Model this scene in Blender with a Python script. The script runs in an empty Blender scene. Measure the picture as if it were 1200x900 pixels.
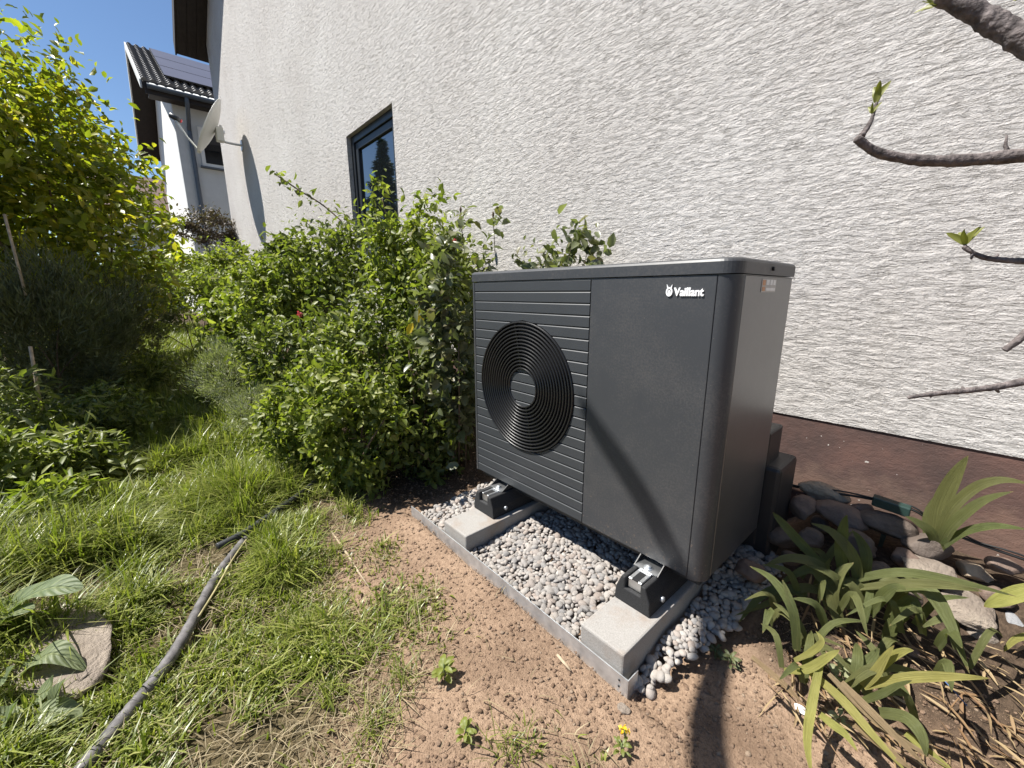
import bpy, bmesh, math, random
import numpy as np
from mathutils import Vector, Matrix, noise as mnoise
random.seed(7); rng = np.random.default_rng(7)
scene = bpy.context.scene
C = scene.collection

# ------------------------------------------------------------------ camera
CAM = np.array([1.509, -1.964, 0.841]); YAW, PITCH, FPX = 0.842, -0.220, 480.4   # focal length in pixels of a 1200 px wide picture
cd = bpy.data.cameras.new("camera"); cam = bpy.data.objects.new("camera", cd); C.objects.link(cam)
cd.sensor_width = 36.0; cd.sensor_fit = 'HORIZONTAL'; cd.lens = FPX / 1200 * 36; cd.clip_start = 0.02; cd.clip_end = 600
cam.location = CAM; cam.rotation_euler = (math.pi / 2 + PITCH, 0.002, YAW)
scene.camera = cam
# ------------------------------------------------------------------ sky, sun, exposure
SUN = Vector((0.43, 0.45, -1.0)).normalized()          # the way the sunlight travels
world = bpy.data.worlds.new("World"); scene.world = world; world.use_nodes = True
nt = world.node_tree; nt.nodes.clear()
sky = nt.nodes.new('ShaderNodeTexSky'); sky.sky_type = 'NISHITA'; sky.sun_disc = False
sky.sun_elevation = math.asin(-SUN.z); sky.sun_rotation = math.atan2(-SUN.x, -SUN.y)
sky.air_density = 1.0; sky.dust_density = 0.0; sky.ozone_density = 4.5; sky.altitude = 300
bg = nt.nodes.new('ShaderNodeBackground'); bg.inputs[1].default_value = 0.062
wo = nt.nodes.new('ShaderNodeOutputWorld')
nt.links.new(sky.outputs[0], bg.inputs[0]); nt.links.new(bg.outputs[0], wo.inputs[0])
sl = bpy.data.lights.new("sun", 'SUN'); sl.energy = 5.0; sl.angle = math.radians(0.53); sl.color = (1.0, 0.965, 0.90)
so = bpy.data.objects.new("sun", sl); C.objects.link(so)
so.rotation_euler = SUN.to_track_quat('-Z', 'Y').to_euler(); so.location = (-4, -4, 9)
vs = scene.view_settings
vs.view_transform = 'Standard'; vs.look = 'None'; vs.exposure = 1.1; vs.gamma = 1.0; vs.use_curve_mapping = False
scene.cycles.max_bounces = 8; scene.cycles.transparent_max_bounces = 8

# ------------------------------------------------------------------ helpers
def ray(u, v):
    cy, sy, cp, sp = math.cos(YAW), math.sin(YAW), math.cos(PITCH), math.sin(PITCH)
    f = np.array([-sy * cp, cy * cp, sp]); r = np.array([cy, sy, 0.0]); up = np.cross(r, f)
    return f + r * (u - 600) / FPX + up * (450 - v) / FPX
def at_d(u, v, d): return CAM + d * ray(u, v)
def at_z(u, v, z): q = ray(u, v); return CAM + q * (z - CAM[2]) / q[2]
def at_y(u, v, y): q = ray(u, v); return CAM + q * (y - CAM[1]) / q[1]

def tag(o, label=None, cat=None, group=None, kind=None):
    if label: o['label'] = label
    if cat: o['category'] = cat
    if group: o['group'] = group
    if kind: o['kind'] = kind
    return o
def empty(name, loc, label, cat, group=None):
    o = bpy.data.objects.new(name, None); C.objects.link(o); o.location = loc; o.empty_display_size = 0.05
    return tag(o, label, cat, group)
def link(name, me, mat=None, parent=None, loc=None):
    o = bpy.data.objects.new(name, me); C.objects.link(o)
    if mat is not None and len(me.materials) == 0: me.materials.append(mat)
    if parent is not None:
        o.parent = parent
        p = parent; t = Vector((0, 0, 0))
        while p is not None: t += p.location; p = p.parent
        if loc is None: o.location = -t          # mesh given in world coordinates
        else: o.location = Vector(loc) - t
    elif loc is not None: o.location = loc
    return o
def np_mesh(name, V, F, smooth=False):
    me = bpy.data.meshes.new(name); V = np.asarray(V, np.float32); F = np.asarray(F, np.int32); k = F.shape[1]
    me.vertices.add(len(V)); me.vertices.foreach_set('co', V.ravel())
    me.loops.add(F.size); me.loops.foreach_set('vertex_index', F.ravel())
    me.polygons.add(len(F)); me.polygons.foreach_set('loop_start', np.arange(0, F.size, k, dtype=np.int32))
    try: me.polygons.foreach_set('loop_total', np.full(len(F), k, np.int32))
    except Exception: pass
    if smooth: me.polygons.foreach_set('use_smooth', np.ones(len(F), bool))
    me.update(calc_edges=True); return me
def py_mesh(name, V, F, smooth=False):
    me = bpy.data.meshes.new(name); me.from_pydata([tuple(map(float, v)) for v in V], [], F); me.update()
    if smooth:
        for p in me.polygons: p.use_smooth = True
    return me
def bm_mesh(name, bm, smooth=False):
    bmesh.ops.recalc_face_normals(bm, faces=bm.faces)
    me = bpy.data.meshes.new(name); bm.to_mesh(me); bm.free()
    if smooth:
        for p in me.polygons: p.use_smooth = True
    return me
def box_bm(x0, x1, y0, y1, z0, z1, bev=0.0, seg=1):
    bm = bmesh.new()
    bmesh.ops.create_cube(bm, size=1.0, matrix=Matrix.Translation(((x0 + x1) / 2, (y0 + y1) / 2, (z0 + z1) / 2)) @ Matrix.Diagonal((x1 - x0, y1 - y0, z1 - z0, 1)))
    if bev: bmesh.ops.bevel(bm, geom=bm.edges[:], offset=bev, segments=seg, affect='EDGES', profile=0.5)
    return bm
def box(name, b, mat, parent=None, bev=0.0, seg=1, smooth=False):
    return link(name, bm_mesh(name, box_bm(*b, bev, seg), smooth), mat, parent)
def tube_data(P, R, n=8, cap=True):
    P = [Vector(p) for p in P]; V = []; F = []
    if not hasattr(R, '__len__'): R = [R] * len(P)
    up = Vector((0.13, 0.21, 0.97))
    for i, p in enumerate(P):
        t = (P[min(i + 1, len(P) - 1)] - P[max(i - 1, 0)]).normalized()
        a = t.cross(up)
        if a.length < 0.05: a = t.cross(Vector((1, 0, 0)))
        a.normalize(); b = t.cross(a)
        for k in range(n):
            w = 2 * math.pi * k / n; V.append(p + (a * math.cos(w) + b * math.sin(w)) * R[i])
    for i in range(len(P) - 1):
        for k in range(n):
            F.append((i * n + k, i * n + (k + 1) % n, (i + 1) * n + (k + 1) % n, (i + 1) * n + k))
    if cap: F.append(tuple(range(n))[::-1]); F.append(tuple(range((len(P) - 1) * n, len(P) * n)))
    return V, F
def tube(name, P, R, mat, parent=None, n=8):
    V, F = tube_data(P, R, n); return link(name, py_mesh(name, V, F, True), mat, parent)
def spline(P, k=8):
    P = [Vector(p) for p in P]; out = []
    for i in range(len(P) - 1):
        p0 = P[max(i - 1, 0)]; p1 = P[i]; p2 = P[i + 1]; p3 = P[min(i + 2, len(P) - 1)]
        for j in range(k):
            t = j / k
            out.append(0.5 * ((2 * p1) + (p2 - p0) * t + (2 * p0 - 5 * p1 + 4 * p2 - p3) * t * t + (3 * p1 - p0 - 3 * p2 + p3) * t ** 3))
    out.append(P[-1]); return out
def prism(name, poly, axis, a, b, mat, parent=None, bev=0.0):
    """polygon given in the two other axes, drawn out along axis from a to b"""
    bm = bmesh.new()
    def pt(q, w): return {'x': (w, q[0], q[1]), 'y': (q[0], w, q[1]), 'z': (q[0], q[1], w)}[axis]
    A = [bm.verts.new(pt(q, a)) for q in poly]; B = [bm.verts.new(pt(q, b)) for q in poly]; n = len(poly)
    bm.faces.new(A); bm.faces.new(B[::-1])
    for i in range(n): bm.faces.new((A[i], B[i], B[(i + 1) % n], A[(i + 1) % n]))
    bmesh.ops.recalc_face_normals(bm, faces=bm.faces)
    if bev: bmesh.ops.bevel(bm, geom=bm.edges[:], offset=bev, segments=2, affect='EDGES', profile=0.5)
    return link(name, bm_mesh(name, bm), mat, parent)

# ------------------------------------------------------------------ materials
def new_mat(name):
    m = bpy.data.materials.new(name); m.use_nodes = True; t = m.node_tree
    return m, t, t.nodes['Principled BSDF'], t.nodes['Material Output']
def nd(t, kind, **kw):
    n = t.nodes.new(kind)
    for k, v in kw.items():
        if k in n.inputs: n.inputs[k].default_value = v
        else: setattr(n, k, v)
    return n
def ramp(t, fac, stops):
    r = t.nodes.new('ShaderNodeValToRGB'); e = r.color_ramp.elements
    while len(e) < len(stops): e.new(0.5)
    for el, (p, c) in zip(e, stops): el.position = p; el.color = (*c, 1)
    t.links.new(fac, r.inputs[0]); return r.outputs[0]
def mapped(t, scale=(1, 1, 1), src='Object'):
    tc = t.nodes.new('ShaderNodeTexCoord'); mp = t.nodes.new('ShaderNodeMapping'); mp.inputs['Scale'].default_value = scale
    t.links.new(tc.outputs[src], mp.inputs[0]); return mp.outputs[0]
def noise(t, vec, scale, detail=4, rough=0.55, dist=0.0):
    n = t.nodes.new('ShaderNodeTexNoise'); n.inputs['Scale'].default_value = scale; n.inputs['Detail'].default_value = detail
    n.inputs['Roughness'].default_value = rough; n.inputs['Distortion'].default_value = dist
    if vec is not None: t.links.new(vec, n.inputs['Vector'])
    return n.outputs['Fac']
def bump(t, h, b, strength, dist, nrm=None):
    n = t.nodes.new('ShaderNodeBump'); n.inputs['Strength'].default_value = strength; n.inputs['Distance'].default_value = dist
    t.links.new(h, n.inputs['Height'])
    if nrm is not None: t.links.new(nrm, n.inputs['Normal'])
    if b is not None: t.links.new(n.outputs[0], b.inputs['Normal'])
    return n.outputs[0]
def math_n(t, op, a, b=None):
    n = t.nodes.new('ShaderNodeMath'); n.operation = op
    for i, v in enumerate((a, b)):
        if v is None: continue
        if isinstance(v, (int, float)): n.inputs[i].default_value = v
        else: t.links.new(v, n.inputs[i])
    return n.outputs[0]
def mixc(t, fac, a, b, mode='MIX'):
    n = t.nodes.new('ShaderNodeMix'); n.data_type = 'RGBA'; n.blend_type = mode
    for sock, v in ((n.inputs[0], fac), (n.inputs[6], a), (n.inputs[7], b)):
        if isinstance(v, (int, float)): sock.default_value = v
        elif isinstance(v, tuple): sock.default_value = (*v, 1)
        else: t.links.new(v, sock)
    return n.outputs[2]
def plain(name, col, rough=0.6, metal=0.0, var=0.12, scale=40, bmp=0.0, bscale=200, spec=0.5, coat=0.0):
    m, t, b, o = new_mat(name); v = mapped(t)
    f = noise(t, v, scale, 5)
    c2 = tuple(max(0, c * (1 + var)) for c in col); c1 = tuple(c * (1 - var) for c in col)
    t.links.new(ramp(t, f, [(0.3, c1), (0.7, c2)]), b.inputs['Base Color'])
    b.inputs['Roughness'].default_value = rough; b.inputs['Metallic'].default_value = metal
    b.inputs['Specular IOR Level'].default_value = spec; b.inputs['Coat Weight'].default_value = coat
    if bmp: bump(t, noise(t, v, bscale, 4), b, 1.0, bmp)
    return m
def leaf_mat(name, cols, rough=0.45, trans=0.35, tcol=None, spec=0.5):
    m, t, b, o = new_mat(name)
    g = t.nodes.new('ShaderNodeNewGeometry')
    v = mapped(t, src='Object')
    fac = math_n(t, 'ADD', math_n(t, 'MULTIPLY', g.outputs['Random Per Island'], 0.75), math_n(t, 'MULTIPLY', noise(t, v, 3.0, 2), 0.25))
    n = len(cols); c = ramp(t, fac, [(i / (n - 1), k) for i, k in enumerate(cols)])
    t.links.new(c, b.inputs['Base Color']); b.inputs['Roughness'].default_value = rough; b.inputs['Specular IOR Level'].default_value = spec
    tr = t.nodes.new('ShaderNodeBsdfTranslucent'); mx = t.nodes.new('ShaderNodeMixShader'); mx.inputs[0].default_value = trans
    tc = mixc(t, 1.0, c, tcol or (1.0, 1.15, 0.45), 'MULTIPLY'); tc2 = mixc(t, 1.0, tc, (1.6, 1.6, 1.6), 'MULTIPLY')
    t.links.new(tc2, tr.inputs[0]); t.links.new(b.outputs[0], mx.inputs[1]); t.links.new(tr.outputs[0], mx.inputs[2])
    t.links.new(mx.outputs[0], o.inputs[0]); return m

def stucco_mat():
    m, t, b, o = new_mat('rough_white_render')
    v1 = mapped(t, (10, 10, 78)); v2 = mapped(t, (1, 1, 1)); v3 = mapped(t, (24, 24, 95)); v4 = mapped(t, (14, 14, 34))
    a = noise(t, v1, 1.0, 5, 0.62, 0.25); c = noise(t, v3, 1.0, 5, 0.65, 0.3); f = noise(t, v2, 170, 4, 0.65); l = noise(t, v4, 1.0, 6, 0.66, 0.3)
    def pit(q, lo, hi):
        n = t.nodes.new('ShaderNodeMapRange'); n.interpolation_type = 'SMOOTHSTEP'; n.inputs[1].default_value = lo; n.inputs[2].default_value = hi; t.links.new(q, n.inputs[0]); return n.outputs[0]
    big2 = math_n(t, 'MULTIPLY', math_n(t, 'SUBTRACT', noise(t, v2, 2.2, 3), 0.5), 0.12)
    h = math_n(t, 'ADD', pit(math_n(t, 'ADD', a, big2), 0.365, 0.43), math_n(t, 'MULTIPLY', pit(c, 0.36, 0.48), 0.5))
    h = math_n(t, 'ADD', h, math_n(t, 'ADD', math_n(t, 'MULTIPLY', f, 0.55), math_n(t, 'MULTIPLY', pit(l, 0.35, 0.6), 0.5)))
    bump(t, h, b, 1.0, 0.0066)
    big = noise(t, v2, 0.9, 4); col = ramp(t, big, [(0.3, (0.48, 0.45, 0.425)), (0.7, (0.555, 0.53, 0.505))])
    st_ = noise(t, mapped(t, (5, 5, 0.5)), 1.3, 5, 0.6); col = mixc(t, math_n(t, 'MULTIPLY', math_n(t, 'GREATER_THAN', st_, 0.60), 0.06), col, (0.45, 0.40, 0.34))
    t.links.new(col, b.inputs['Base Color']); b.inputs['Roughness'].default_value = 0.9
    b.inputs['Specular IOR Level'].default_value = 0.2
    return m
def plinth_mat():
    m, t, b, o = new_mat('brown_plinth_paint'); v = mapped(t); v1 = mapped(t, (14, 14, 24))
    f = noise(t, v, 5, 6, 0.65)
    c = ramp(t, f, [(0.32, (0.062, 0.039, 0.034)), (0.55, (0.102, 0.057, 0.047)), (0.75, (0.15, 0.078, 0.060))])
    sp = noise(t, v, 55, 2); c = mixc(t, math_n(t, 'GREATER_THAN', sp, 0.735), c, (0.5, 0.46, 0.42))
    zz = t.nodes.new('ShaderNodeSeparateXYZ'); tcz = t.nodes.new('ShaderNodeTexCoord'); t.links.new(tcz.outputs['Object'], zz.inputs[0])
    mud = math_n(t, 'SUBTRACT', math_n(t, 'MULTIPLY', noise(t, v, 14, 6, 0.7), 0.9), math_n(t, 'MULTIPLY', math_n(t, 'ABSOLUTE', zz.outputs[2]), 2.6))
    c = mixc(t, math_n(t, 'MAXIMUM', math_n(t, 'MINIMUM', math_n(t, 'MULTIPLY', mud, 1.2), 0.25), 0.0), c, (0.26, 0.17, 0.12))
    t.links.new(c, b.inputs['Base Color']); b.inputs['Roughness'].default_value = 0.8
    bump(t, math_n(t, 'ADD', noise(t, v1, 2.4, 6, 0.6, 0.4), math_n(t, 'MULTIPLY', noise(t, v, 240, 3), 0.5)), b, 1.0, 0.0022)
    return m
def ground_mat():
    m, t, b, o = new_mat('soil_and_lawn_floor'); v = mapped(t)
    at = t.nodes.new('ShaderNodeAttribute'); at.attribute_name = 'lawn'
    f = noise(t, v, 9, 8, 0.7); g = noise(t, v, 70, 5, 0.65)
    soil = ramp(t, f, [(0.25, (0.17, 0.110, 0.072)), (0.5, (0.262, 0.173, 0.116)), (0.75, (0.345, 0.238, 0.164))])
    soil = mixc(t, 0.55, soil, ramp(t, g, [(0.3, (0.15, 0.103, 0.070)), (0.62, (0.335, 0.24, 0.168))]))
    lawn = ramp(t, g, [(0.3, (0.035, 0.03, 0.016)), (0.7, (0.13, 0.10, 0.055))])
    dp = noise(t, v, 2.6, 4, 0.6, 0.5); soil = mixc(t, math_n(t, 'MULTIPLY', math_n(t, 'MAXIMUM', math_n(t, 'SUBTRACT', dp, 0.46), 0.0), 3.2), soil, (0.12, 0.078, 0.052))
    shade_at = t.nodes.new('ShaderNodeAttribute'); shade_at.attribute_name = 'shade_soil'
    shade_col = ramp(t, g, [(0.3, (0.035, 0.025, 0.018)), (0.7, (0.10, 0.07, 0.048))])  # darker soil colour that paints shade into the beds
    t.links.new(mixc(t, shade_at.outputs['Fac'], mixc(t, at.outputs['Fac'], soil, lawn), shade_col), b.inputs['Base Color']); b.inputs['Roughness'].default_value = 0.95; b.inputs['Specular IOR Level'].default_value = 0.1
    h = math_n(t, 'ADD', math_n(t, 'MULTIPLY', g, 1.0), math_n(t, 'MULTIPLY', noise(t, v, 220, 3), 0.5))
    bump(t, h, b, 1.0, 0.008); return m
def stone_mat(name, cols, scale=6.0, bmp=0.003, island=False, rough=0.7):
    m, t, b, o = new_mat(name); v = mapped(t)
    f = noise(t, v, scale, 7, 0.62, 0.4)
    if island:
        g = t.nodes.new('ShaderNodeNewGeometry'); oi = t.nodes.new('ShaderNodeObjectInfo')
        r = math_n(t, 'FRACT', math_n(t, 'ADD', g.outputs['Random Per Island'], oi.outputs['Random']))
        f = math_n(t, 'ADD', math_n(t, 'MULTIPLY', r, 0.8), math_n(t, 'MULTIPLY', f, 0.2))
    n = len(cols); lo, hi = (0.0, 1.0) if island else (0.28, 0.72)
    t.links.new(ramp(t, f, [(lo + (hi - lo) * i / (n - 1), k) for i, k in enumerate(cols)]), b.inputs['Base Color'])
    b.inputs['Roughness'].default_value = rough; b.inputs['Specular IOR Level'].default_value = 0.3
    bump(t, math_n(t, 'ADD', noise(t, v, scale * 12, 6, 0.7), noise(t, v, scale * 3, 4)), b, 1.0, bmp * 2.2); return m

M = {}
M['stucco'] = stucco_mat(); M['plinth'] = plinth_mat(); M['ground'] = ground_mat()
M['anthracite'] = plain('anthracite_paint', (0.046, 0.048, 0.052), 0.40, 0.0, 0.05, 6, 0.00010, 900, 0.6)
M['anthracite_side'] = plain('anthracite_side_paint', (0.050, 0.050, 0.051), 0.40, 0.0, 0.04, 5, 0.00005, 900, 1.0, 0.5)
def dusty(name, col, rough, spec, coat):
    m, t, b, o = new_mat(name); v = mapped(t)
    d = math_n(t, 'MULTIPLY', noise(t, v, 4, 6, 0.7), noise(t, v, 160, 3, 0.7)); sp = math_n(t, 'MULTIPLY', math_n(t, 'GREATER_THAN', noise(t, v, 130, 1), 0.80), 0.22)
    c = mixc(t, math_n(t, 'MULTIPLY', math_n(t, 'MAXIMUM', math_n(t, 'SUBTRACT', d, 0.22), 0.0), 0.55), col, (0.32, 0.28, 0.24)); c = mixc(t, sp, c, (0.34, 0.29, 0.24))
    zz = t.nodes.new('ShaderNodeSeparateXYZ'); tz = t.nodes.new('ShaderNodeTexCoord'); t.links.new(tz.outputs['Object'], zz.inputs[0])
    spl = math_n(t, 'GREATER_THAN', noise(t, v, 95, 3, 0.7), math_n(t, 'ADD', 0.60, math_n(t, 'MULTIPLY', zz.outputs[2], 0.75))); c = mixc(t, math_n(t, 'MULTIPLY', spl, 0.28), c, (0.26, 0.18, 0.125))
    t.links.new(c, b.inputs['Base Color']); b.inputs['Specular IOR Level'].default_value = spec; b.inputs['Coat Weight'].default_value = coat; b.inputs['Coat Roughness'].default_value = 0.3
    t.links.new(math_n(t, 'ADD', rough - 0.06, math_n(t, 'MULTIPLY', noise(t, v, 7, 6, 0.7), 0.16)), b.inputs['Roughness']); return m
M['anthracite'] = dusty('anthracite_paint_dusty', (0.040, 0.042, 0.046), 0.42, 0.5, 0.0)
M['anthracite_side'] = dusty('anthracite_side_dusty', (0.046, 0.046, 0.047), 0.40, 1.0, 0.5)
M['slat'] = plain('slat_plastic', (0.036, 0.039, 0.043), 0.48, 0.0, 0.05, 12)
M['ring'] = plain('grille_plastic', (0.012, 0.012, 0.013), 0.32, 0.0, 0.05, 12, 0, 200, 0.6)
M['black'] = plain('black_void', (0.006, 0.006, 0.007), 0.7)
M['hood'] = plain('hood_plastic', (0.020, 0.020, 0.021), 0.45, 0, 0.1, 20)
M['logo'] = plain('logo_silver', (0.95, 0.95, 0.95), 0.25, 0.0, 0.01, 5, 0, 200, 0.8)
M['rubber'] = plain('granulate_rubber', (0.022, 0.022, 0.023), 0.8, 0, 0.5, 260, 0.0015, 420, 0.4)
M['alu'] = plain('aluminium', (0.62, 0.63, 0.64), 0.38, 1.0, 0.06, 60)
M['zinc'] = plain('galvanised_steel', (0.56, 0.58, 0.60), 0.42, 0.75, 0.22, 22)
M['concrete'] = plain('cast_concrete', (0.29, 0.275, 0.257), 0.92, 0, 0.22, 420, 0.0012, 700, 0.2)
def kerb_mat():
    m, t, b, o = new_mat('cast_concrete_soiled'); v = mapped(t); g = noise(t, v, 420, 4, 0.7); p = noise(t, v, 9, 6, 0.65)
    c = ramp(t, g, [(0.3, (0.225, 0.212, 0.197)), (0.7, (0.36, 0.342, 0.32))]); c = mixc(t, math_n(t, 'MULTIPLY', math_n(t, 'MAXIMUM', math_n(t, 'SUBTRACT', p, 0.48), 0.0), 2.4), c, (0.24, 0.17, 0.12))
    t.links.new(c, b.inputs['Base Color']); b.inputs['Roughness'].default_value = 0.92; b.inputs['Specular IOR Level'].default_value = 0.2
    pits = math_n(t, 'LESS_THAN', noise(t, v, 110, 2), 0.30); bump(t, math_n(t, 'SUBTRACT', g, math_n(t, 'MULTIPLY', pits, 1.5)), b, 1.0, 0.0016); return m
M['concrete'] = kerb_mat()
M['pebble'] = stone_mat('grey_pebble', [(0.17, 0.16, 0.152), (0.26, 0.24, 0.222), (0.33, 0.296, 0.264), (0.22, 0.21, 0.203), (0.38, 0.35, 0.318), (0.28, 0.232, 0.20), (0.31, 0.288, 0.268), (0.20, 0.166, 0.145)], 30, 0.0006, True)
M['clod'] = stone_mat('soil_clod', [(0.15, 0.094, 0.061), (0.235, 0.154, 0.102), (0.305, 0.206, 0.14), (0.26, 0.17, 0.115), (0.42, 0.325, 0.235)], 60, 0.002, True, 0.95)
M['river'] = stone_mat('river_stone', [(0.065, 0.050, 0.041), (0.105, 0.082, 0.068), (0.16, 0.13, 0.108)], 5, 0.002)
M['river_pink'] = stone_mat('river_stone_pink', [(0.10, 0.068, 0.054), (0.155, 0.11, 0.088), (0.22, 0.165, 0.13)], 5, 0.002)
M['tan_stone'] = stone_mat('tan_stone', [(0.27, 0.20, 0.135), (0.36, 0.28, 0.20), (0.46, 0.37, 0.28)], 5, 0.003)
M['slab'] = stone_mat('slab_stone', [(0.16, 0.125, 0.10), (0.26, 0.215, 0.175), (0.36, 0.30, 0.24)], 7, 0.005)
M['grey_stone'] = stone_mat('grey_stone', [(0.17, 0.17, 0.175), (0.25, 0.25, 0.255), (0.34, 0.33, 0.33)], 5, 0.003)
M['frame'] = plain('window_frame', (0.018, 0.020, 0.023), 0.4, 0, 0.05, 10)
M['glass'] = plain('window_glass', (0.008, 0.010, 0.012), 0.015, 0, 0.0, 5, 0, 200, 1.0, 1.0)
M['cable'] = plain('cable', (0.012, 0.012, 0.012), 0.4)
M['marker'] = plain('marker_plastic', (0.018, 0.040, 0.034), 0.45)
M['bark'] = plain('grey_bark', (0.13, 0.11, 0.105), 0.85, 0, 0.55, 70, 0.005, 130, 0.2)
M['stem'] = plain('brown_stem', (0.11, 0.075, 0.045), 0.85, 0, 0.3, 50)
M['greenstem'] = plain('green_stem', (0.10, 0.13, 0.04), 0.7, 0, 0.3, 50)
M['darkwood'] = plain('soffit_wood', (0.020, 0.015, 0.013), 0.7, 0, 0.3, 12)
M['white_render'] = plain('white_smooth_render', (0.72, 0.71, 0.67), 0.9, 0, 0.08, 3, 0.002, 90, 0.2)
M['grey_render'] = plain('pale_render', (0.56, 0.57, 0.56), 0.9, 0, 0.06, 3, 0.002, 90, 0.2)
M['tile'] = plain('roof_tile', (0.16, 0.155, 0.155), 0.35, 0, 0.2, 4, 0, 200, 0.7)
M['redtile'] = plain('brown_roof_tile', (0.12, 0.06, 0.045), 0.7, 0, 0.3, 4)
M['solar'] = plain('solar_glass', (0.11, 0.10, 0.115), 0.30, 0, 0.05, 2, 0, 200, 0.6)
M['solar_frame'] = plain('solar_frame', (0.012, 0.012, 0.014), 0.4)
M['gutter'] = plain('zinc_gutter', (0.10, 0.115, 0.135), 0.5, 0.3, 0.1, 5)
M['dish'] = plain('dish_enamel', (0.62, 0.62, 0.58), 0.45, 0, 0.05, 4)
M['hose'] = plain('grey_hose', (0.105, 0.098, 0.098), 0.6, 0, 0.55, 30, 0.001, 90)
M['hose_black'] = plain('black_hose', (0.03, 0.032, 0.035), 0.5, 0, 0.25, 35)
M['highlight_yellow'] = plain('pipe_highlight_yellow', (0.30, 0.26, 0.13), 0.5, 0, 0.25, 35)  # colour of the painted highlight on the grey pipe
M['stick'] = plain('weathered_stick', (0.36, 0.28, 0.19), 0.85, 0, 0.3, 40)
M['pink'] = leaf_mat('pink_petal', [(0.40, 0.08, 0.09), (0.48, 0.15, 0.15)], 0.6, 0.3, (1, .5, .5))
M['yellow'] = leaf_mat('yellow_petal', [(0.75, 0.50, 0.02), (0.80, 0.62, 0.05)], 0.6, 0.3, (1, .9, .3))
M['sticker'] = plain('sticker_film', (0.36, 0.34, 0.32), 0.3)
M['sticker_orange'] = plain('sticker_orange', (0.50, 0.22, 0.08), 0.4)
M['sticker_white'] = plain('sticker_white', (0.72, 0.72, 0.70), 0.4)
M['blue'] = plain('blue_twine', (0.06, 0.12, 0.26), 0.6)
M['white_card'] = plain('white_fragment', (0.75, 0.70, 0.66), 0.6)
M['grass'] = leaf_mat('grass_blade', [(0.056, 0.076, 0.013), (0.115, 0.145, 0.023), (0.18, 0.208, 0.04), (0.25, 0.265, 0.066), (0.36, 0.315, 0.15)], 0.40, 0.32, None, 0.5)
M['straw'] = leaf_mat('dry_straw', [(0.16, 0.125, 0.07), (0.27, 0.215, 0.125), (0.38, 0.315, 0.20)], 0.7, 0.2, (1, .9, .6))
M['litter'] = leaf_mat('dry_leaf', [(0.16, 0.085, 0.04), (0.20, 0.125, 0.06), (0.30, 0.22, 0.12), (0.24, 0.17, 0.08)], 0.7, 0.15, (1, .8, .5))
M['lf_yellow'] = leaf_mat('yellowgreen_leaf', [(0.065, 0.088, 0.011), (0.13, 0.155, 0.018), (0.20, 0.22, 0.026), (0.29, 0.28, 0.034), (0.45, 0.33, 0.04)], 0.42, 0.45)
M['lf_needle'] = leaf_mat('greygreen_needle', [(0.05, 0.058, 0.022), (0.085, 0.095, 0.036), (0.13, 0.14, 0.06)], 0.6, 0.15)
M['lf_rose'] = leaf_mat('rose_leaf', [(0.035, 0.055, 0.014), (0.088, 0.108, 0.024), (0.165, 0.185, 0.044), (0.28, 0.29, 0.085)], 0.48, 0.36, None, 0.4)
M['lf_bright'] = leaf_mat('bright_leaf', [(0.060, 0.088, 0.015), (0.13, 0.156, 0.028), (0.21, 0.23, 0.05), (0.33, 0.33, 0.095)], 0.5, 0.40, None, 0.4)
M['lf_big'] = leaf_mat('blue_rose_leaf', [(0.06, 0.074, 0.034), (0.11, 0.125, 0.06), (0.18, 0.19, 0.10), (0.13, 0.098, 0.05)], 0.38, 0.3)
M['lf_silver'] = leaf_mat('silver_leaf', [(0.15, 0.17, 0.085), (0.23, 0.245, 0.135), (0.33, 0.33, 0.21)], 0.6, 0.25)
M['lf_far'] = leaf_mat('far_shrub_leaf', [(0.10, 0.13, 0.025), (0.17, 0.20, 0.04), (0.25, 0.26, 0.06)], 0.5, 0.35)
M['lf_brown'] = leaf_mat('brown_vine_leaf', [(0.05, 0.035, 0.028), (0.09, 0.06, 0.045), (0.08, 0.075, 0.03)], 0.6, 0.2)
M['lf_iris'] = leaf_mat('iris_leaf', [(0.085, 0.112, 0.045), (0.13, 0.16, 0.06)], 0.42, 0.30)
M['lf_iris_y'] = leaf_mat('yellowing_iris_leaf', [(0.20, 0.23, 0.055), (0.30, 0.30, 0.09)], 0.42, 0.33)
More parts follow.
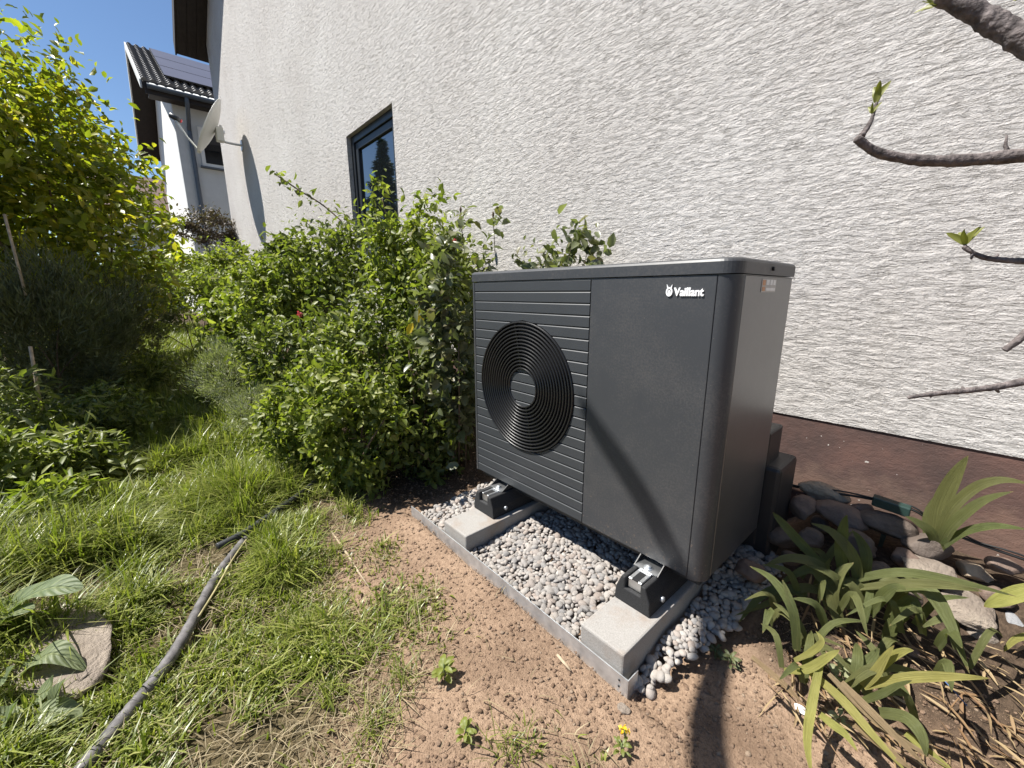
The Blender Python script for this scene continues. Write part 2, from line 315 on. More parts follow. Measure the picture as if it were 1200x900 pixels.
def streak_mat(name, c1, c2, tip, trans=0.28, veins=False):
    m, t, b, o = new_mat(name); uv = mapped(t, (26, 1.2, 1) if not veins else (1, 1, 1), 'UV')
    g = t.nodes.new('ShaderNodeObjectInfo'); tc = t.nodes.new('ShaderNodeTexCoord'); sx = t.nodes.new('ShaderNodeSeparateXYZ'); t.links.new(tc.outputs['UV'], sx.inputs[0])
    if veins:
        d = math_n(t, 'ABSOLUTE', math_n(t, 'SUBTRACT', sx.outputs[0], 0.5))
        f = math_n(t, 'SINE', math_n(t, 'MULTIPLY', math_n(t, 'SUBTRACT', sx.outputs[1], math_n(t, 'MULTIPLY', d, 0.35)), 75.0))
        h = math_n(t, 'ADD', math_n(t, 'MULTIPLY', f, 0.25), math_n(t, 'MULTIPLY', math_n(t, 'MINIMUM', math_n(t, 'MULTIPLY', d, 14.0), 1.0), 1.0))
        fac = math_n(t, 'ADD', math_n(t, 'MULTIPLY', noise(t, mapped(t), 35, 5, 0.65), 0.7), math_n(t, 'MULTIPLY', f, 0.10)); bump(t, h, b, 1.0, 0.003)
        fac = math_n(t, 'ADD', fac, math_n(t, 'MULTIPLY', math_n(t, 'LESS_THAN', d, 0.03), 0.35))
    else:
        f = noise(t, uv, 1.0, 4, 0.6); fac = math_n(t, 'ADD', math_n(t, 'MULTIPLY', f, 0.6), math_n(t, 'MULTIPLY', noise(t, mapped(t), 22, 4), 0.4)); bump(t, f, b, 1.0, 0.0035)
    c = ramp(t, fac, [(0.32, c1), (0.68, c2)])
    c = mixc(t, math_n(t, 'MULTIPLY', g.outputs['Random'], 0.35), c, tip)
    e = math_n(t, 'ADD', sx.outputs[1], math_n(t, 'MULTIPLY', noise(t, mapped(t), 60, 3), 0.10)); c = mixc(t, math_n(t, 'GREATER_THAN', e, 1.005), c, tip)
    t.links.new(c, b.inputs['Base Color']); b.inputs['Roughness'].default_value = 0.55; b.inputs['Specular IOR Level'].default_value = 0.35
    tr = t.nodes.new('ShaderNodeBsdfTranslucent'); mx = t.nodes.new('ShaderNodeMixShader'); mx.inputs[0].default_value = trans
    t.links.new(mixc(t, 1.0, c, (1.5, 1.7, 0.7), 'MULTIPLY'), tr.inputs[0]); t.links.new(b.outputs[0], mx.inputs[1]); t.links.new(tr.outputs[0], mx.inputs[2]); t.links.new(mx.outputs[0], o.inputs[0]); return m
M['lf_iris'] = streak_mat('iris_leaf_streaked', (0.062, 0.080, 0.026), (0.13, 0.148, 0.05), (0.20, 0.17, 0.07))
M['lf_iris_y'] = streak_mat('yellowing_iris_streaked', (0.19, 0.20, 0.045), (0.34, 0.33, 0.10), (0.30, 0.21, 0.09))
M['dry_strap'] = streak_mat('dry_strap_leaf', (0.15, 0.10, 0.055), (0.30, 0.23, 0.13), (0.20, 0.12, 0.06), 0.1)
M['lf_broad_v'] = streak_mat('veined_broad_leaf', (0.11, 0.145, 0.07), (0.22, 0.255, 0.125), (0.20, 0.21, 0.10), 0.28, True)
M['lf_broad'] = leaf_mat('broad_leaf', [(0.10, 0.16, 0.06), (0.17, 0.23, 0.10)], 0.42, 0.3)
M['lf_bud'] = leaf_mat('bud_leaf_green', [(0.13, 0.14, 0.03), (0.20, 0.20, 0.045)], 0.5, 0.3)
M['lf_fir'] = leaf_mat('fir_needle', [(0.03, 0.055, 0.02), (0.06, 0.09, 0.03)], 0.6, 0.1)

# ------------------------------------------------------------------ ground
def sstep(a, b, x): t = np.clip((x - a) / (b - a), 0, 1); return t * t * (3 - 2 * t)
_ph = rng.uniform(0, 6.28, (40,)); _kv = rng.normal(0, 1, (40, 2))
def wob(x, y, f):                       # cheap smooth noise, about -1..1
    s = 0
    for i in range(12): s = s + np.sin((_kv[i, 0] * x + _kv[i, 1] * y) * f + _ph[i])
    return s / 4.5
def gz(x, y):
    x = np.asarray(x, float); y = np.asarray(y, float)
    z = -0.215 + 0.03 * np.clip(-2.2 - x, 0, 12) * sstep(-6, -2, y * 0 - 3)
    z = z + 0.19 * sstep(-0.75, -0.05, y) * sstep(0.95, 1.25, x)
    z = z + 0.05 * sstep(-2.15, -2.6, y) + 0.06 * sstep(-0.9, -0.1, y) * sstep(-0.1, -0.5, x)
    bed = sstep(-1.135, -1.125, y) * sstep(-0.22, -0.14, x) * sstep(1.26, 1.10, x) * sstep(-0.25, -0.35, y)
    z = z - 0.03 * bed
    rough = 1 - bed
    z = z + rough * (0.012 * wob(x, y, 5) + 0.006 * wob(x + 3, y, 17)) * sstep(-30, -6, x)
    front = sstep(-1.21, -1.16, y) * sstep(-1.12, -1.14, y) * sstep(-.2, -.1, x) * sstep(1.1, 1.0, x)
    return z + 0.012 * front * (1 - 1.6 * np.clip(x, 0, 1))
def lawn_mask(x, y):
    n = 0.16 * wob(x, y, 4) + 0.09 * wob(x + 9, y, 11)
    a = sstep(-1.37, -1.78, y + n + 0.30 * np.clip(-x - 0.15, 0, 1.2) * -1) * sstep(1.35, 0.9, x + n)
    b = sstep(-0.45, -1.0, x + n) * sstep(-0.95, -1.25, y + n)
    return np.clip(np.maximum(a, b), 0, 1)
def shade_soil_mask(x, y):  # bed soil painted darker, standing in for shade by the pump and borders
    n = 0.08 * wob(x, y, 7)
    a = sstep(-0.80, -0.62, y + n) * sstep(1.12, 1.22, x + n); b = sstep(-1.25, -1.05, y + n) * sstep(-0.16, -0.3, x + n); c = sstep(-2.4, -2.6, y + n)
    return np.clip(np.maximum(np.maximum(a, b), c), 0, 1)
def axis(pts):
    out = []
    for a, b, s in pts: out += list(np.arange(a, b, s))
    return np.array(out + [pts[-1][1]])
gx = axis([(-220, -40, 20), (-40, -12, 2), (-12, -2.4, 0.2), (-2.4, 2.4, 0.024), (2.4, 6, 0.3), (6, 40, 4), (40, 200, 20)])
gy = axis([(-220, -40, 20), (-40, -6, 2), (-6, -2.9, 0.2), (-2.9, 0.02, 0.024), (0.02, 1, 0.2), (1, 40, 3), (40, 220, 20)])
XX, YY = np.meshgrid(gx, gy, indexing='ij'); ZZ = gz(XX, YY); nx, ny = XX.shape
V = np.stack([XX, YY, ZZ], -1).reshape(-1, 3); idx = np.arange(nx * ny).reshape(nx, ny)
F = np.stack([idx[:-1, :-1], idx[1:, :-1], idx[1:, 1:], idx[:-1, 1:]], -1).reshape(-1, 4)
gme = np_mesh('ground', V, F, True); att = gme.attributes.new('lawn', 'FLOAT', 'POINT')
att.data.foreach_set('value', lawn_mask(V[:, 0], V[:, 1]).astype(np.float32))
att = gme.attributes.new('shade_soil', 'FLOAT', 'POINT'); att.data.foreach_set('value', shade_soil_mask(V[:, 0], V[:, 1]).astype(np.float32))
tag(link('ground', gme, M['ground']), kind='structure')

# ------------------------------------------------------------------ the house behind
WX0, WX1, WZ0, WZ1 = -3.42, -2.31, 1.22, 2.512; PZ = 0.338; HX0, HX1 = -10.9, 9.0; EZ = 6.05; RIDGE = -1.0
house = empty('house', (0, 0.2, -0.3), 'rough white rendered house with brown plinth behind the dark heat pump', 'house')
SL = 0.56
def rz(x): return EZ + SL * (min(x, 2 * RIDGE - x) - HX0 + 0.35)
wV = []; wF = []
def wquad(pts): i = len(wV); wV.extend(pts); wF.append(tuple(range(i, i + len(pts))))
wquad([(HX0, 0, PZ), (WX0, 0, PZ), (WX0, 0, WZ1), (WX0, 0, rz(WX0)), (HX0, 0, rz(HX0))])
wquad([(WX0, 0, PZ), (WX1, 0, PZ), (WX1, 0, WZ0), (WX0, 0, WZ0)])
wquad([(WX0, 0, WZ1), (WX1, 0, WZ1), (WX1, 0, rz(WX1)), (WX0, 0, rz(WX0))])
wquad([(WX1, 0, PZ), (HX1, 0, PZ), (HX1, 0, rz(HX1)), (RIDGE, 0, rz(RIDGE)), (WX1, 0, rz(WX1))])
D = 0.13
wquad([(WX0, 0, WZ0), (WX0, 0, WZ1), (WX0, D, WZ1), (WX0, D, WZ0)]); wquad([(WX1, 0, WZ0), (WX1, D, WZ0), (WX1, D, WZ1), (WX1, 0, WZ1)])
wquad([(WX0, 0, WZ1), (WX1, 0, WZ1), (WX1, D, WZ1), (WX0, D, WZ1)]); wquad([(WX0, 0, WZ0), (WX0, D, WZ0), (WX1, D, WZ0), (WX1, 0, WZ0)])
wquad([(HX0, 0, PZ), (HX0, 0, rz(HX0)), (HX0, 9, rz(HX0)), (HX0, 9, PZ)]); wquad([(HX1, 0, PZ), (HX1, 9, PZ), (HX1, 9, rz(HX1)), (HX1, 0, rz(HX1))])
wquad([(HX0, 0, PZ), (HX0, 0.3, PZ), (HX1, 0.3, PZ), (HX1, 0, PZ)])
link('wall', py_mesh('wall', wV, wF), M['stucco'], house)
box('plinth', (HX0 + 0.02, HX1 - 0.02, 0.005, 8.9, -0.7, PZ + 0.002), M['plinth'], house)
win = link('window', py_mesh('window', *[[(WX0, D - 0.005, WZ0), (WX1, D - 0.005, WZ0), (WX1, D - 0.005, WZ1), (WX0, D - 0.005, WZ1)], [(0, 1, 2, 3)]]), M['frame'], house)
def rectframe(x0, x1, z0, z1, w, y0, y1, bev=0.004):
    bm = bmesh.new()
    for b in ((x0, x0 + w, y0, y1, z0, z1), (x1 - w, x1, y0, y1, z0, z1), (x0 + w, x1 - w, y0, y1, z0, z0 + w), (x0 + w, x1 - w, y0, y1, z1 - w, z1)):
        bb = box_bm(*b, bev); me = bpy.data.meshes.new('t'); bb.to_mesh(me); bb.free(); bm.from_mesh(me); bpy.data.meshes.remove(me)
    return bm
link('frame', bm_mesh('frame', rectframe(WX0, WX1, WZ0, WZ1, 0.075, 0.045, D - 0.006)), M['frame'], win)
link('sash', bm_mesh('sash', rectframe(WX0 + 0.077, WX1 - 0.077, WZ0 + 0.077, WZ1 - 0.077, 0.07, 0.062, D - 0.006)), M['frame'], win)
box('pane', (WX0 + 0.148, WX1 - 0.148, 0.085, 0.10, WZ0 + 0.148, WZ1 - 0.148), M['glass'], win)
box('sill', (WX0 - 0.03, WX1 + 0.03, -0.035, 0.04, WZ0 - 0.03, WZ0 + 0.004), M['zinc'], win, 0.004)
# roof with verge overhang
OV, OE = 0.52, 0.40
ex = HX0 - OE; ez = EZ + SL * (-OE + 0.35) + 0.02
rf = prism('roof', [(ex, ez), (ex, ez + 0.22), (RIDGE, rz(RIDGE) + 0.24), (2 * RIDGE - ex, ez + 0.22), (2 * RIDGE - ex, ez), (RIDGE, rz(RIDGE) + 0.02)], 'y', -OV, 9.4, M['darkwood'], house)
prism('verge_board', [(ex - 0.03, ez - 0.02), (ex - 0.03, ez + 0.26), (RIDGE, rz(RIDGE) + 0.28), (RIDGE, rz(RIDGE) - 0.0)], 'y', -OV - 0.03, -OV - 0.001, M['darkwood'], rf)
for i in range(3):                                        # soffit boards along the verge overhang
    y0 = -OV + 0.01 + i * 0.168
    prism('soffit_board', [(ex + 0.02, ez - 0.018 + SL * 0.02), (RIDGE, rz(RIDGE) + 0.0), (RIDGE, rz(RIDGE) + 0.018), (ex + 0.02, ez + 0.0)], 'y', y0, y0 + 0.16, M['darkwood'], rf)

# ------------------------------------------------------------------ satellite dish
dc = Vector((-8.62, -0.46, 3.86)); mount = Vector((-8.62, 0.0, 3.66))
sat = empty('satellite_dish', mount, 'pale satellite dish on a bracket high on the house wall', 'satellite dish')
dn = Vector((-0.15, -0.88, 0.45)).normalized()            # the way the dish looks
q = dn.to_track_quat('Z', 'Y').to_matrix()
bm = bmesh.new(); rings = []; N = 28; RD = 0.54
for shell in (0, 1):
    for j in range(6):
        r = RD * j / 5 if not shell else RD * (5 - j) / 5
        h = 0.10 * (r / RD) ** 2 - 0.05 - (0.006 if shell else 0)
        if j == 5 and shell: rings.append([bm.verts.new(dc + q @ Vector((0, 0, h)))]); continue
        if j == 0 and not shell: rings.append([bm.verts.new(dc + q @ Vector((0, 0, h)))]); continue
        rings.append([bm.verts.new(dc + q @ Vector((math.cos(2 * math.pi * k / N) * r * 0.92, math.sin(2 * math.pi * k / N) * r, h))) for k in range(N)])
for a, b in zip(rings, rings[1:]):
    for k in range(N):
        va = [a[k % len(a)], a[(k + 1) % len(a)]]; vb = [b[(k + 1) % len(b)], b[k % len(b)]]
        f = list(dict.fromkeys(va + vb))
        if len(f) > 2:
            try: bm.faces.new(f)
            except ValueError: pass
link('reflector', bm_mesh('reflector', bm, True), M['dish'], sat)
low = dc + q @ Vector((0, -RD * 0.95, 0.03)); 
if (dc + q @ Vector((0, RD * 0.95, 0.03))).z < low.z: low = dc + q @ Vector((0, RD * 0.95, 0.03))
lnb = dc + dn * 0.62 + Vector((0, 0, -0.20))
tube('feed_arm', [low - dn * 0.03, low * 0.5 + lnb * 0.5 + Vector((0, 0, -0.03)), lnb], 0.016, M['dish'], sat)
hd = tube('receiver_head', [lnb - dn * 0.10, lnb - dn * 0.04, lnb + dn * 0.06], [0.035, 0.045, 0.045], M['frame'], sat)
tube('feed_cap', [lnb - dn * 0.12, lnb - dn * 0.10], 0.03, plain('red_cap', (0.5, 0.05, 0.06)), hd)
box('back_bracket', (dc.x - 0.04, dc.x + 0.10, dc.y + 0.04, dc.y + 0.16, dc.z - 0.22, dc.z + 0.03), M['dish'], sat, 0.01)
arm = tube('wall_arm', spline([mount + Vector((0, 0.002, 0)), mount + Vector((0, -0.26, 0.0)), mount + Vector((0, -0.31, 0.05)), mount + Vector((0, -0.32, 0.28))], 5), 0.021, M['zinc'], sat)
box('wall_plate', (mount.x - 0.06, mount.x + 0.06, -0.02, -0.001, mount.z - 0.09, mount.z + 0.09), M['zinc'], sat, 0.003)
box('clamp', (mount.x - 0.05, mount.x + 0.05, mount.y - 0.37, mount.y - 0.27, mount.z + 0.14, mount.z + 0.19), M['zinc'], sat, 0.005)

# ------------------------------------------------------------------ neighbouring house
NX, NY, NEZ = -15.0, -0.42, 6.32; RX, RZn = -18.6, 8.72
nb = empty('house', (NX - 3, NY + 3, 0), 'white gabled neighbour house with dark tiled roof and solar panels', 'house', None)
nsl = (RZn - NEZ) / (NX + 0.45 - RX)
FX = 2 * RX - NX
zc = NEZ + nsl * (-0.45 + 0.0) + nsl * 0.0
wtop = NEZ + nsl * 0.45 - 0.05
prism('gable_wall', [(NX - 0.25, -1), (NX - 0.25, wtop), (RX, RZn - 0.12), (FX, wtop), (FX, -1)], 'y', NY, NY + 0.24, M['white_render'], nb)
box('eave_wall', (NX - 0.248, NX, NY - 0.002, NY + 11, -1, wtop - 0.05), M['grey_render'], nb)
ny0, ny1 = NY - 0.62, NY + 11.4
rfn = prism('roof', [(NX + 0.45, NEZ - 0.02), (NX + 0.45, NEZ + 0.12), (RX, RZn + 0.14), (FX - 0.45, NEZ + 0.12), (FX - 0.45, NEZ - 0.02), (RX, RZn)], 'y', ny0, ny1, M['darkwood'], nb)
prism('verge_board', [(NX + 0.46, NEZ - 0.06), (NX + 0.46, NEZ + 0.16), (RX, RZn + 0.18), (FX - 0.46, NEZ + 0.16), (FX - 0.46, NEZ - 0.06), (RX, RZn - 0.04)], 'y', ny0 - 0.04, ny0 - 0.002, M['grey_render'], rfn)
# curved roof tiles, one joined part
tv = []; tf = []
L = math.hypot(NX + 0.45 - RX, RZn - NEZ); e1 = Vector(((RX - NX - 0.45) / L, 0, (RZn - NEZ) / L)); en = Vector((e1.z, 0, -e1.x))
if en.z < 0: en = -en
org = Vector((NX + 0.47, ny0, NEZ + 0.13)); rows = 24; tl = L / rows; tw = 0.19; cols_n = int((ny1 - ny0) / tw)
for r_ in range(rows):
    for c_ in range(cols_n):
        i = len(tv)
        for a_, lift in ((0, 0.055), (1.12, 0.018)):
            for b_ in range(5):
                t_ = b_ / 4; hh = 0.045 * math.sin(math.pi * min(1, t_ * 1.5)) if t_ < 0.67 else -0.012
                tv.append(org + e1 * ((r_ + a_) * tl) + en * (hh + lift) + Vector((0, (c_ + t_) * tw, 0)))
        for b_ in range(5):
            t_ = b_ / 4; tv.append(org + e1 * (r_ * tl) + en * (0.0) + Vector((0, (c_ + t_) * tw, 0)))
        for b_ in range(4): tf.append((i + b_, i + b_ + 1, i + 6 + b_, i + 5 + b_)); tf.append((i + 10 + b_, i + 11 + b_, i + b_ + 1, i + b_))
tag(link('roof_tiles', py_mesh('roof_tiles', tv, tf), M['tile'], rfn), kind='stuff')
# solar panels on that slope
def slope_box(name, a0, a1, y0, y1, h0, h1, mat, parent):
    pts = []
    for h in (h0, h1):
        for a, y in ((a0, y0), (a1, y0), (a1, y1), (a0, y1)): pts.append(org + e1 * a + en * h + Vector((0, y, 0)))
    return link(name, py_mesh(name, pts, [(3, 2, 1, 0), (4, 5, 6, 7), (0, 1, 5, 4), (1, 2, 6, 5), (2, 3, 7, 6), (3, 0, 4, 7)]), mat, parent)
pw, ph = 1.95, 1.18
for r_ in range(3):
    for c_ in range(5):
        a0 = 0.62 + r_ * (ph + 0.02); y0 = 0.55 + c_ * (pw + 0.02)
        pn = slope_box('solar_panel', a0, a0 + ph, y0, y0 + pw, 0.12, 0.155, M['solar_frame'], nb)
        slope_box('solar_glass', a0 + 0.02, a0 + ph - 0.02, y0 + 0.02, y0 + pw - 0.02, 0.1555, 0.158, M['solar'], pn)
gt = tube('gutter', [(NX + 0.52, ny0 + 0.1, NEZ + 0.02), (NX + 0.52, ny1, NEZ + 0.02)], 0.075, M['gutter'], nb, 10)
box('fascia', (NX + 0.40, NX + 0.449, ny0 + 0.05, ny1, NEZ - 0.16, NEZ - 0.022), M['darkwood'], nb)
box('soffit', (NX + 0.002, NX + 0.44, NY - 0.5, ny1 - 0.1, NEZ - 0.14, NEZ - 0.10), M['darkwood'], nb)
dy = NY + 0.32
tube('downpipe', spline([(NX + 0.50, dy, NEZ - 0.04), (NX + 0.46, dy, NEZ - 0.28), (NX + 0.10, dy, NEZ - 0.75), (NX + 0.08, dy, NEZ - 1.2), (NX + 0.08, dy, 0.0)], 6), 0.055, M['gutter'], nb, 10)
nw = box('window', (NX + 0.002, NX + 0.05, 0.10, 1.3, 4.62, 5.72), M['white_render'], nb, 0.006)
box('pane', (NX + 0.051, NX + 0.056, 0.20, 1.2, 4.72, 5.62), M['glass'], nw)
box('sill', (NX + 0.002, NX + 0.14, 0.05, 1.35, 4.57, 4.615), M['gutter'], nw)
# low house farther back
fh = empty('house', (-27, -4, 0), 'small far white house with brown roof beyond the garden path', 'house')
box('wall', (-27, -23.5, -2.9, 3.5, -1, 4.3), M['white_render'], fh)
prism('roof', [(-27.4, 4.25), (-25.25, 6.1), (-23.1, 4.25)], 'y', -3.1, 3.7, M['redtile'], fh)
for y0 in (-2.3, -0.9):
    w_ = box('window', (-23.499, -23.44, y0, y0 + 0.9, 2.0, 3.2), M['frame'], fh)
    box('pane', (-23.439, -23.43, y0 + 0.08, y0 + 0.82, 2.08, 3.12), M['glass'], w_)

# ------------------------------------------------------------------ heat pump
W, H, YF, YB, RC = 1.10, 0.927, -0.85, -0.40, 0.047
SP, CAP = 0.648, 0.887
pump = empty('heat_pump', (0.55, -0.62, 0), 'anthracite outdoor heat pump with round fan grille beside the house wall', 'heat pump')
P_ = 0.006
def rounded_poly(x0, x1, y0, y1, r, right_only=True):
    pts = [(x0, y1), (x0, y0)]
    for k in range(9):
        a = -math.pi / 2 + math.pi / 2 * k / 8; pts.append((x1 - r + r * math.cos(a), y0 + r + r * math.sin(a)))
    pts.append((x1, y1)); return pts
prism('casing', rounded_poly(0.004, W - 0.004, YF + 0.012, YB, RC - 0.004), 'z', 0.0, CAP - 0.002, M['anthracite_side'], pump)
# cover with rounded front corner and softened top edge
bm = bmesh.new(); lay = []
for z, ins in ((CAP, 0.0), (H - 0.010, 0.0), (H - 0.004, 0.003), (H, 0.010)):
    lay.append([bm.verts.new((x, y, z)) for x, y in rounded_poly(-0.002 + ins, W + 0.002 - ins, YF - 0.003 + ins, YB + 0.004 - ins, RC - ins * 0.5)])
n = len(lay[0]); bm.faces.new(lay[0][::-1]); bm.faces.new(lay[-1])
for a, b in zip(lay, lay[1:]):
    for k in range(n): bm.faces.new((a[k], a[(k + 1) % n], b[(k + 1) % n], b[k]))
link('top_cover', bm_mesh('top_cover', bm), M['anthracite'], pump)
box('edge_trim', (0.0, 0.014, YF - 0.001, YF + 0.05, 0.0, CAP - 0.002), M['anthracite'], pump, 0.002)
box('front_panel', (SP + 0.003, W - RC - 0.002, YF, YF + 0.011, 0.0, CAP - 0.004), M['anthracite'], pump, 0.002, 2)
pts = []
for k in range(13):
    a = -math.pi / 2 + math.pi / 2 * k / 12; pts.append((W - RC + RC * math.cos(a), YF + RC + RC * math.sin(a)))
pts += [(W - 0.006, YF + RC), (W - 0.012, YF + 0.02), (W - RC, YF + 0.011)]
cp = prism('corner_post', pts, 'z', -0.004, CAP - 0.004, M['anthracite'], pump)
for f in cp.data.polygons:
    if len(f.vertices) == 4: f.use_smooth = True
cp.data.set_sharp_from_angle(angle=math.radians(35))
sp_ = box('side_panel', (W - 0.004, W, YF + RC + 0.004, YB - 0.006, 0.002, CAP - 0.004), M['anthracite_side'], pump, 0.0015)
box('base_pan', (0.02, W - 0.02, YF + 0.03, YB - 0.01, -0.03, -0.001), M['hood'], pump)
# slats
FCX, FCZ, FR, HR = 0.325, 0.462, 0.270, 0.076
NS = 22; pitch = (CAP - 0.004) / NS
def circ(z, R): d = R * R - (z - FCZ) ** 2; return math.sqrt(d) if d > 0 else 0.0
back = YF + 0.013
for s in range(NS):
    z0 = s * pitch + 0.0013; z1 = (s + 1) * pitch - 0.0013; c = 0.0025
    zs = [z0, z0 + c] + [z0 + c + (z1 - z0 - 2 * c) * k / 4 for k in range(1, 4)] + [z1 - c, z1]
    ys = [YF + 0.005, YF] + [YF] * 3 + [YF, YF + 0.002]
    def strip(xa, xb):
        V = []; F = []; i0 = 0; n = len(zs)
        for z, y in zip(zs, ys):
            a, b = xa(z), xb(z); V.extend([(a, y, z), (b, y, z), (a, back, z), (b, back, z)])
        for k in range(n - 1):
            i = i0 + 4 * k; j = i + 4
            F.extend([(i, i + 1, j + 1, j), (i + 2, i, j, j + 2), (i + 1, i + 3, j + 3, j + 1)])
        F.append((i0, i0 + 2, i0 + 3, i0 + 1)); e = i0 + 4 * (n - 1); F.append((e, e + 1, e + 3, e + 2)); link('slat', py_mesh('slat', V, F), M['slat'], pump)
    x0, x1 = 0.0155, SP
    if max(circ(z, FR) for z in zs) > 0:
        strip(lambda z: x0, lambda z: FCX - circ(z, FR)); strip(lambda z: FCX + circ(z, FR), lambda z: x1)
        if max(circ(z, HR) for z in zs) > 0.02: strip(lambda z: FCX - circ(z, HR), lambda z: FCX + circ(z, HR))
    else: strip(lambda z: x0, lambda z: x1)
# grille: concentric rings, each standing on edge
gr = link('fan_grille', None or py_mesh('fan_grille', [(FCX + (FR - 0.001) * math.cos(a) , YF + 0.0118, FCZ + (FR - 0.001) * math.sin(a)) for a in np.linspace(0, 2 * math.pi, 64, endpoint=False)], [tuple(range(64))]), M['black'], pump)
NR = 14; n = 72
for k in range(NR):
    r = HR + 0.004 + (FR - 0.006 - HR - 0.004) * k / (NR - 1)
    prof = [(-0.0034, 0.010), (-0.0034, -0.004), (-0.0015, -0.0065), (0.0015, -0.0065), (0.0034, -0.004), (0.0034, 0.010)]
    V = []; F = []
    for i in range(n):
        a = 2 * math.pi * i / n
        for pr, py in prof: V.append((FCX + (r + pr) * math.cos(a), YF + py, FCZ + (r + pr) * math.sin(a)))
    for i in range(n):
        for j in range(5): F.append((i * 6 + j, i * 6 + j + 1, ((i + 1) % n) * 6 + j + 1, ((i + 1) % n) * 6 + j))
    o = link('grille_ring', py_mesh('grille_ring', V, F, True), M['ring'], gr); o.data.set_sharp_from_angle(angle=math.radians(40))
for k in range(8):
    a = math.pi * 2 * k / 8 + 0.2; ca, sa = math.cos(a), math.sin(a); V = []
    for r, w in ((HR, 0.003), (FR - 0.004, 0.003)):
        for y in (YF + 0.003, YF + 0.010):
            for s in (-1, 1): V.append((FCX + r * ca - s * w * sa, y, FCZ + r * sa + s * w * ca))
    link('grille_spoke', py_mesh('grille_spoke', V, [(0, 1, 5, 4), (2, 6, 7, 3), (0, 4, 6, 2), (1, 3, 7, 5), (0, 2, 3, 1), (4, 5, 7, 6)]), M['ring'], gr)
# raised lettering and emblem on the front panel
def text_mesh(s, size, extr, off):
    cu = bpy.data.curves.new('lettering', 'FONT'); cu.body = s; cu.size = size; cu.extrude = extr; cu.offset = off; cu.resolution_u = 4
    o = bpy.data.objects.new('lettering_tmp', cu); C.objects.link(o)
    bpy.context.view_layer.update()
    me = bpy.data.meshes.new_from_object(o.evaluated_get(bpy.context.evaluated_depsgraph_get())); bpy.data.objects.remove(o); bpy.data.curves.remove(cu); return me
lm = text_mesh("Vaillant", 0.034, 0.0015, 0.0009)
xs = [v.co.x for v in lm.vertices]; k = 0.083 / (max(xs) - min(xs)); mn = min(xs)
for v in lm.vertices:
    x, y, z = v.co; v.co = (0.938 + (x - mn) * k, YF - 0.0016 - z, 0.831 + y * k * 1.12)
lm.update(); link('lettering', lm, M['logo'], pump)
V = []; F = []; n = 24
for i in range(n):
    a = 2 * math.pi * i / n
    for r, y in ((1.0, 0.0), (1.0, -0.003), (0.62, -0.003), (0.62, 0.0)):
        V.append((0.9245 + 0.0095 * r * math.cos(a), YF + y - 0.0002, 0.8415 + 0.0125 * r * math.sin(a)))
for i in range(n):
    for j in range(3): F.append((i * 4 + j, i * 4 + j + 1, ((i + 1) % n) * 4 + j + 1, ((i + 1) % n) * 4 + j))
for s in (-1, 1):
    b = len(V)
    for y in (0.0, -0.003):
        V += [(0.9245 + s * 0.0022, YF + y - 0.0002, 0.852), (0.9245 + s * 0.0062, YF + y - 0.0002, 0.851), (0.9245 + s * 0.0085, YF + y - 0.0002, 0.862)]
    F += [(b + 3, b + 4, b + 5), (b, b + 1, b + 4, b + 3), (b + 1, b + 2, b + 5, b + 4), (b + 2, b, b + 3, b + 5)]
V.extend([(0.9245 + 0.0042 * math.cos(a), YF - 0.0028, 0.8405 + 0.006 * math.sin(a)) for a in np.linspace(0, 2 * math.pi, 12, endpoint=False)]); F.append(tuple(range(len(V) - 12, len(V))))
link('emblem', py_mesh('emblem', V, F), M['logo'], pump)
st = box('sticker', (W + 0.0002, W + 0.0012, -0.678, -0.560, 0.840, 0.876), M['sticker'], pump)
for a, b, c, d, m in ((-0.672, -0.650, 0.858, 0.873, 'sticker_orange'), (-0.672, -0.650, 0.843, 0.855, 'sticker_orange'), (-0.643, -0.618, 0.860, 0.874, 'sticker_white'), (-0.612, -0.592, 0.860, 0.874, 'sticker_white'), (-0.586, -0.566, 0.860, 0.874, 'sticker_white'), (-0.643, -0.566, 0.844, 0.852, 'sticker_white')):
    box('sticker_print', (W + 0.00125, W + 0.0018, a, b, c, d), M[m], st)
tube('screw', [(W + 0.0021, -0.607, 0.905), (W + 0.006, -0.607, 0.905)], 0.006, M['black'], pump)
hd = box('connection_hood', (0.55, 1.098, YB + 0.006, -0.25, -0.08, 0.362), M['hood'], pump, 0.008, 2)
box('hood_skirt', (0.50, 1.145, YB + 0.010, -0.19, -0.16, 0.238), M['hood'], hd, 0.014, 2)

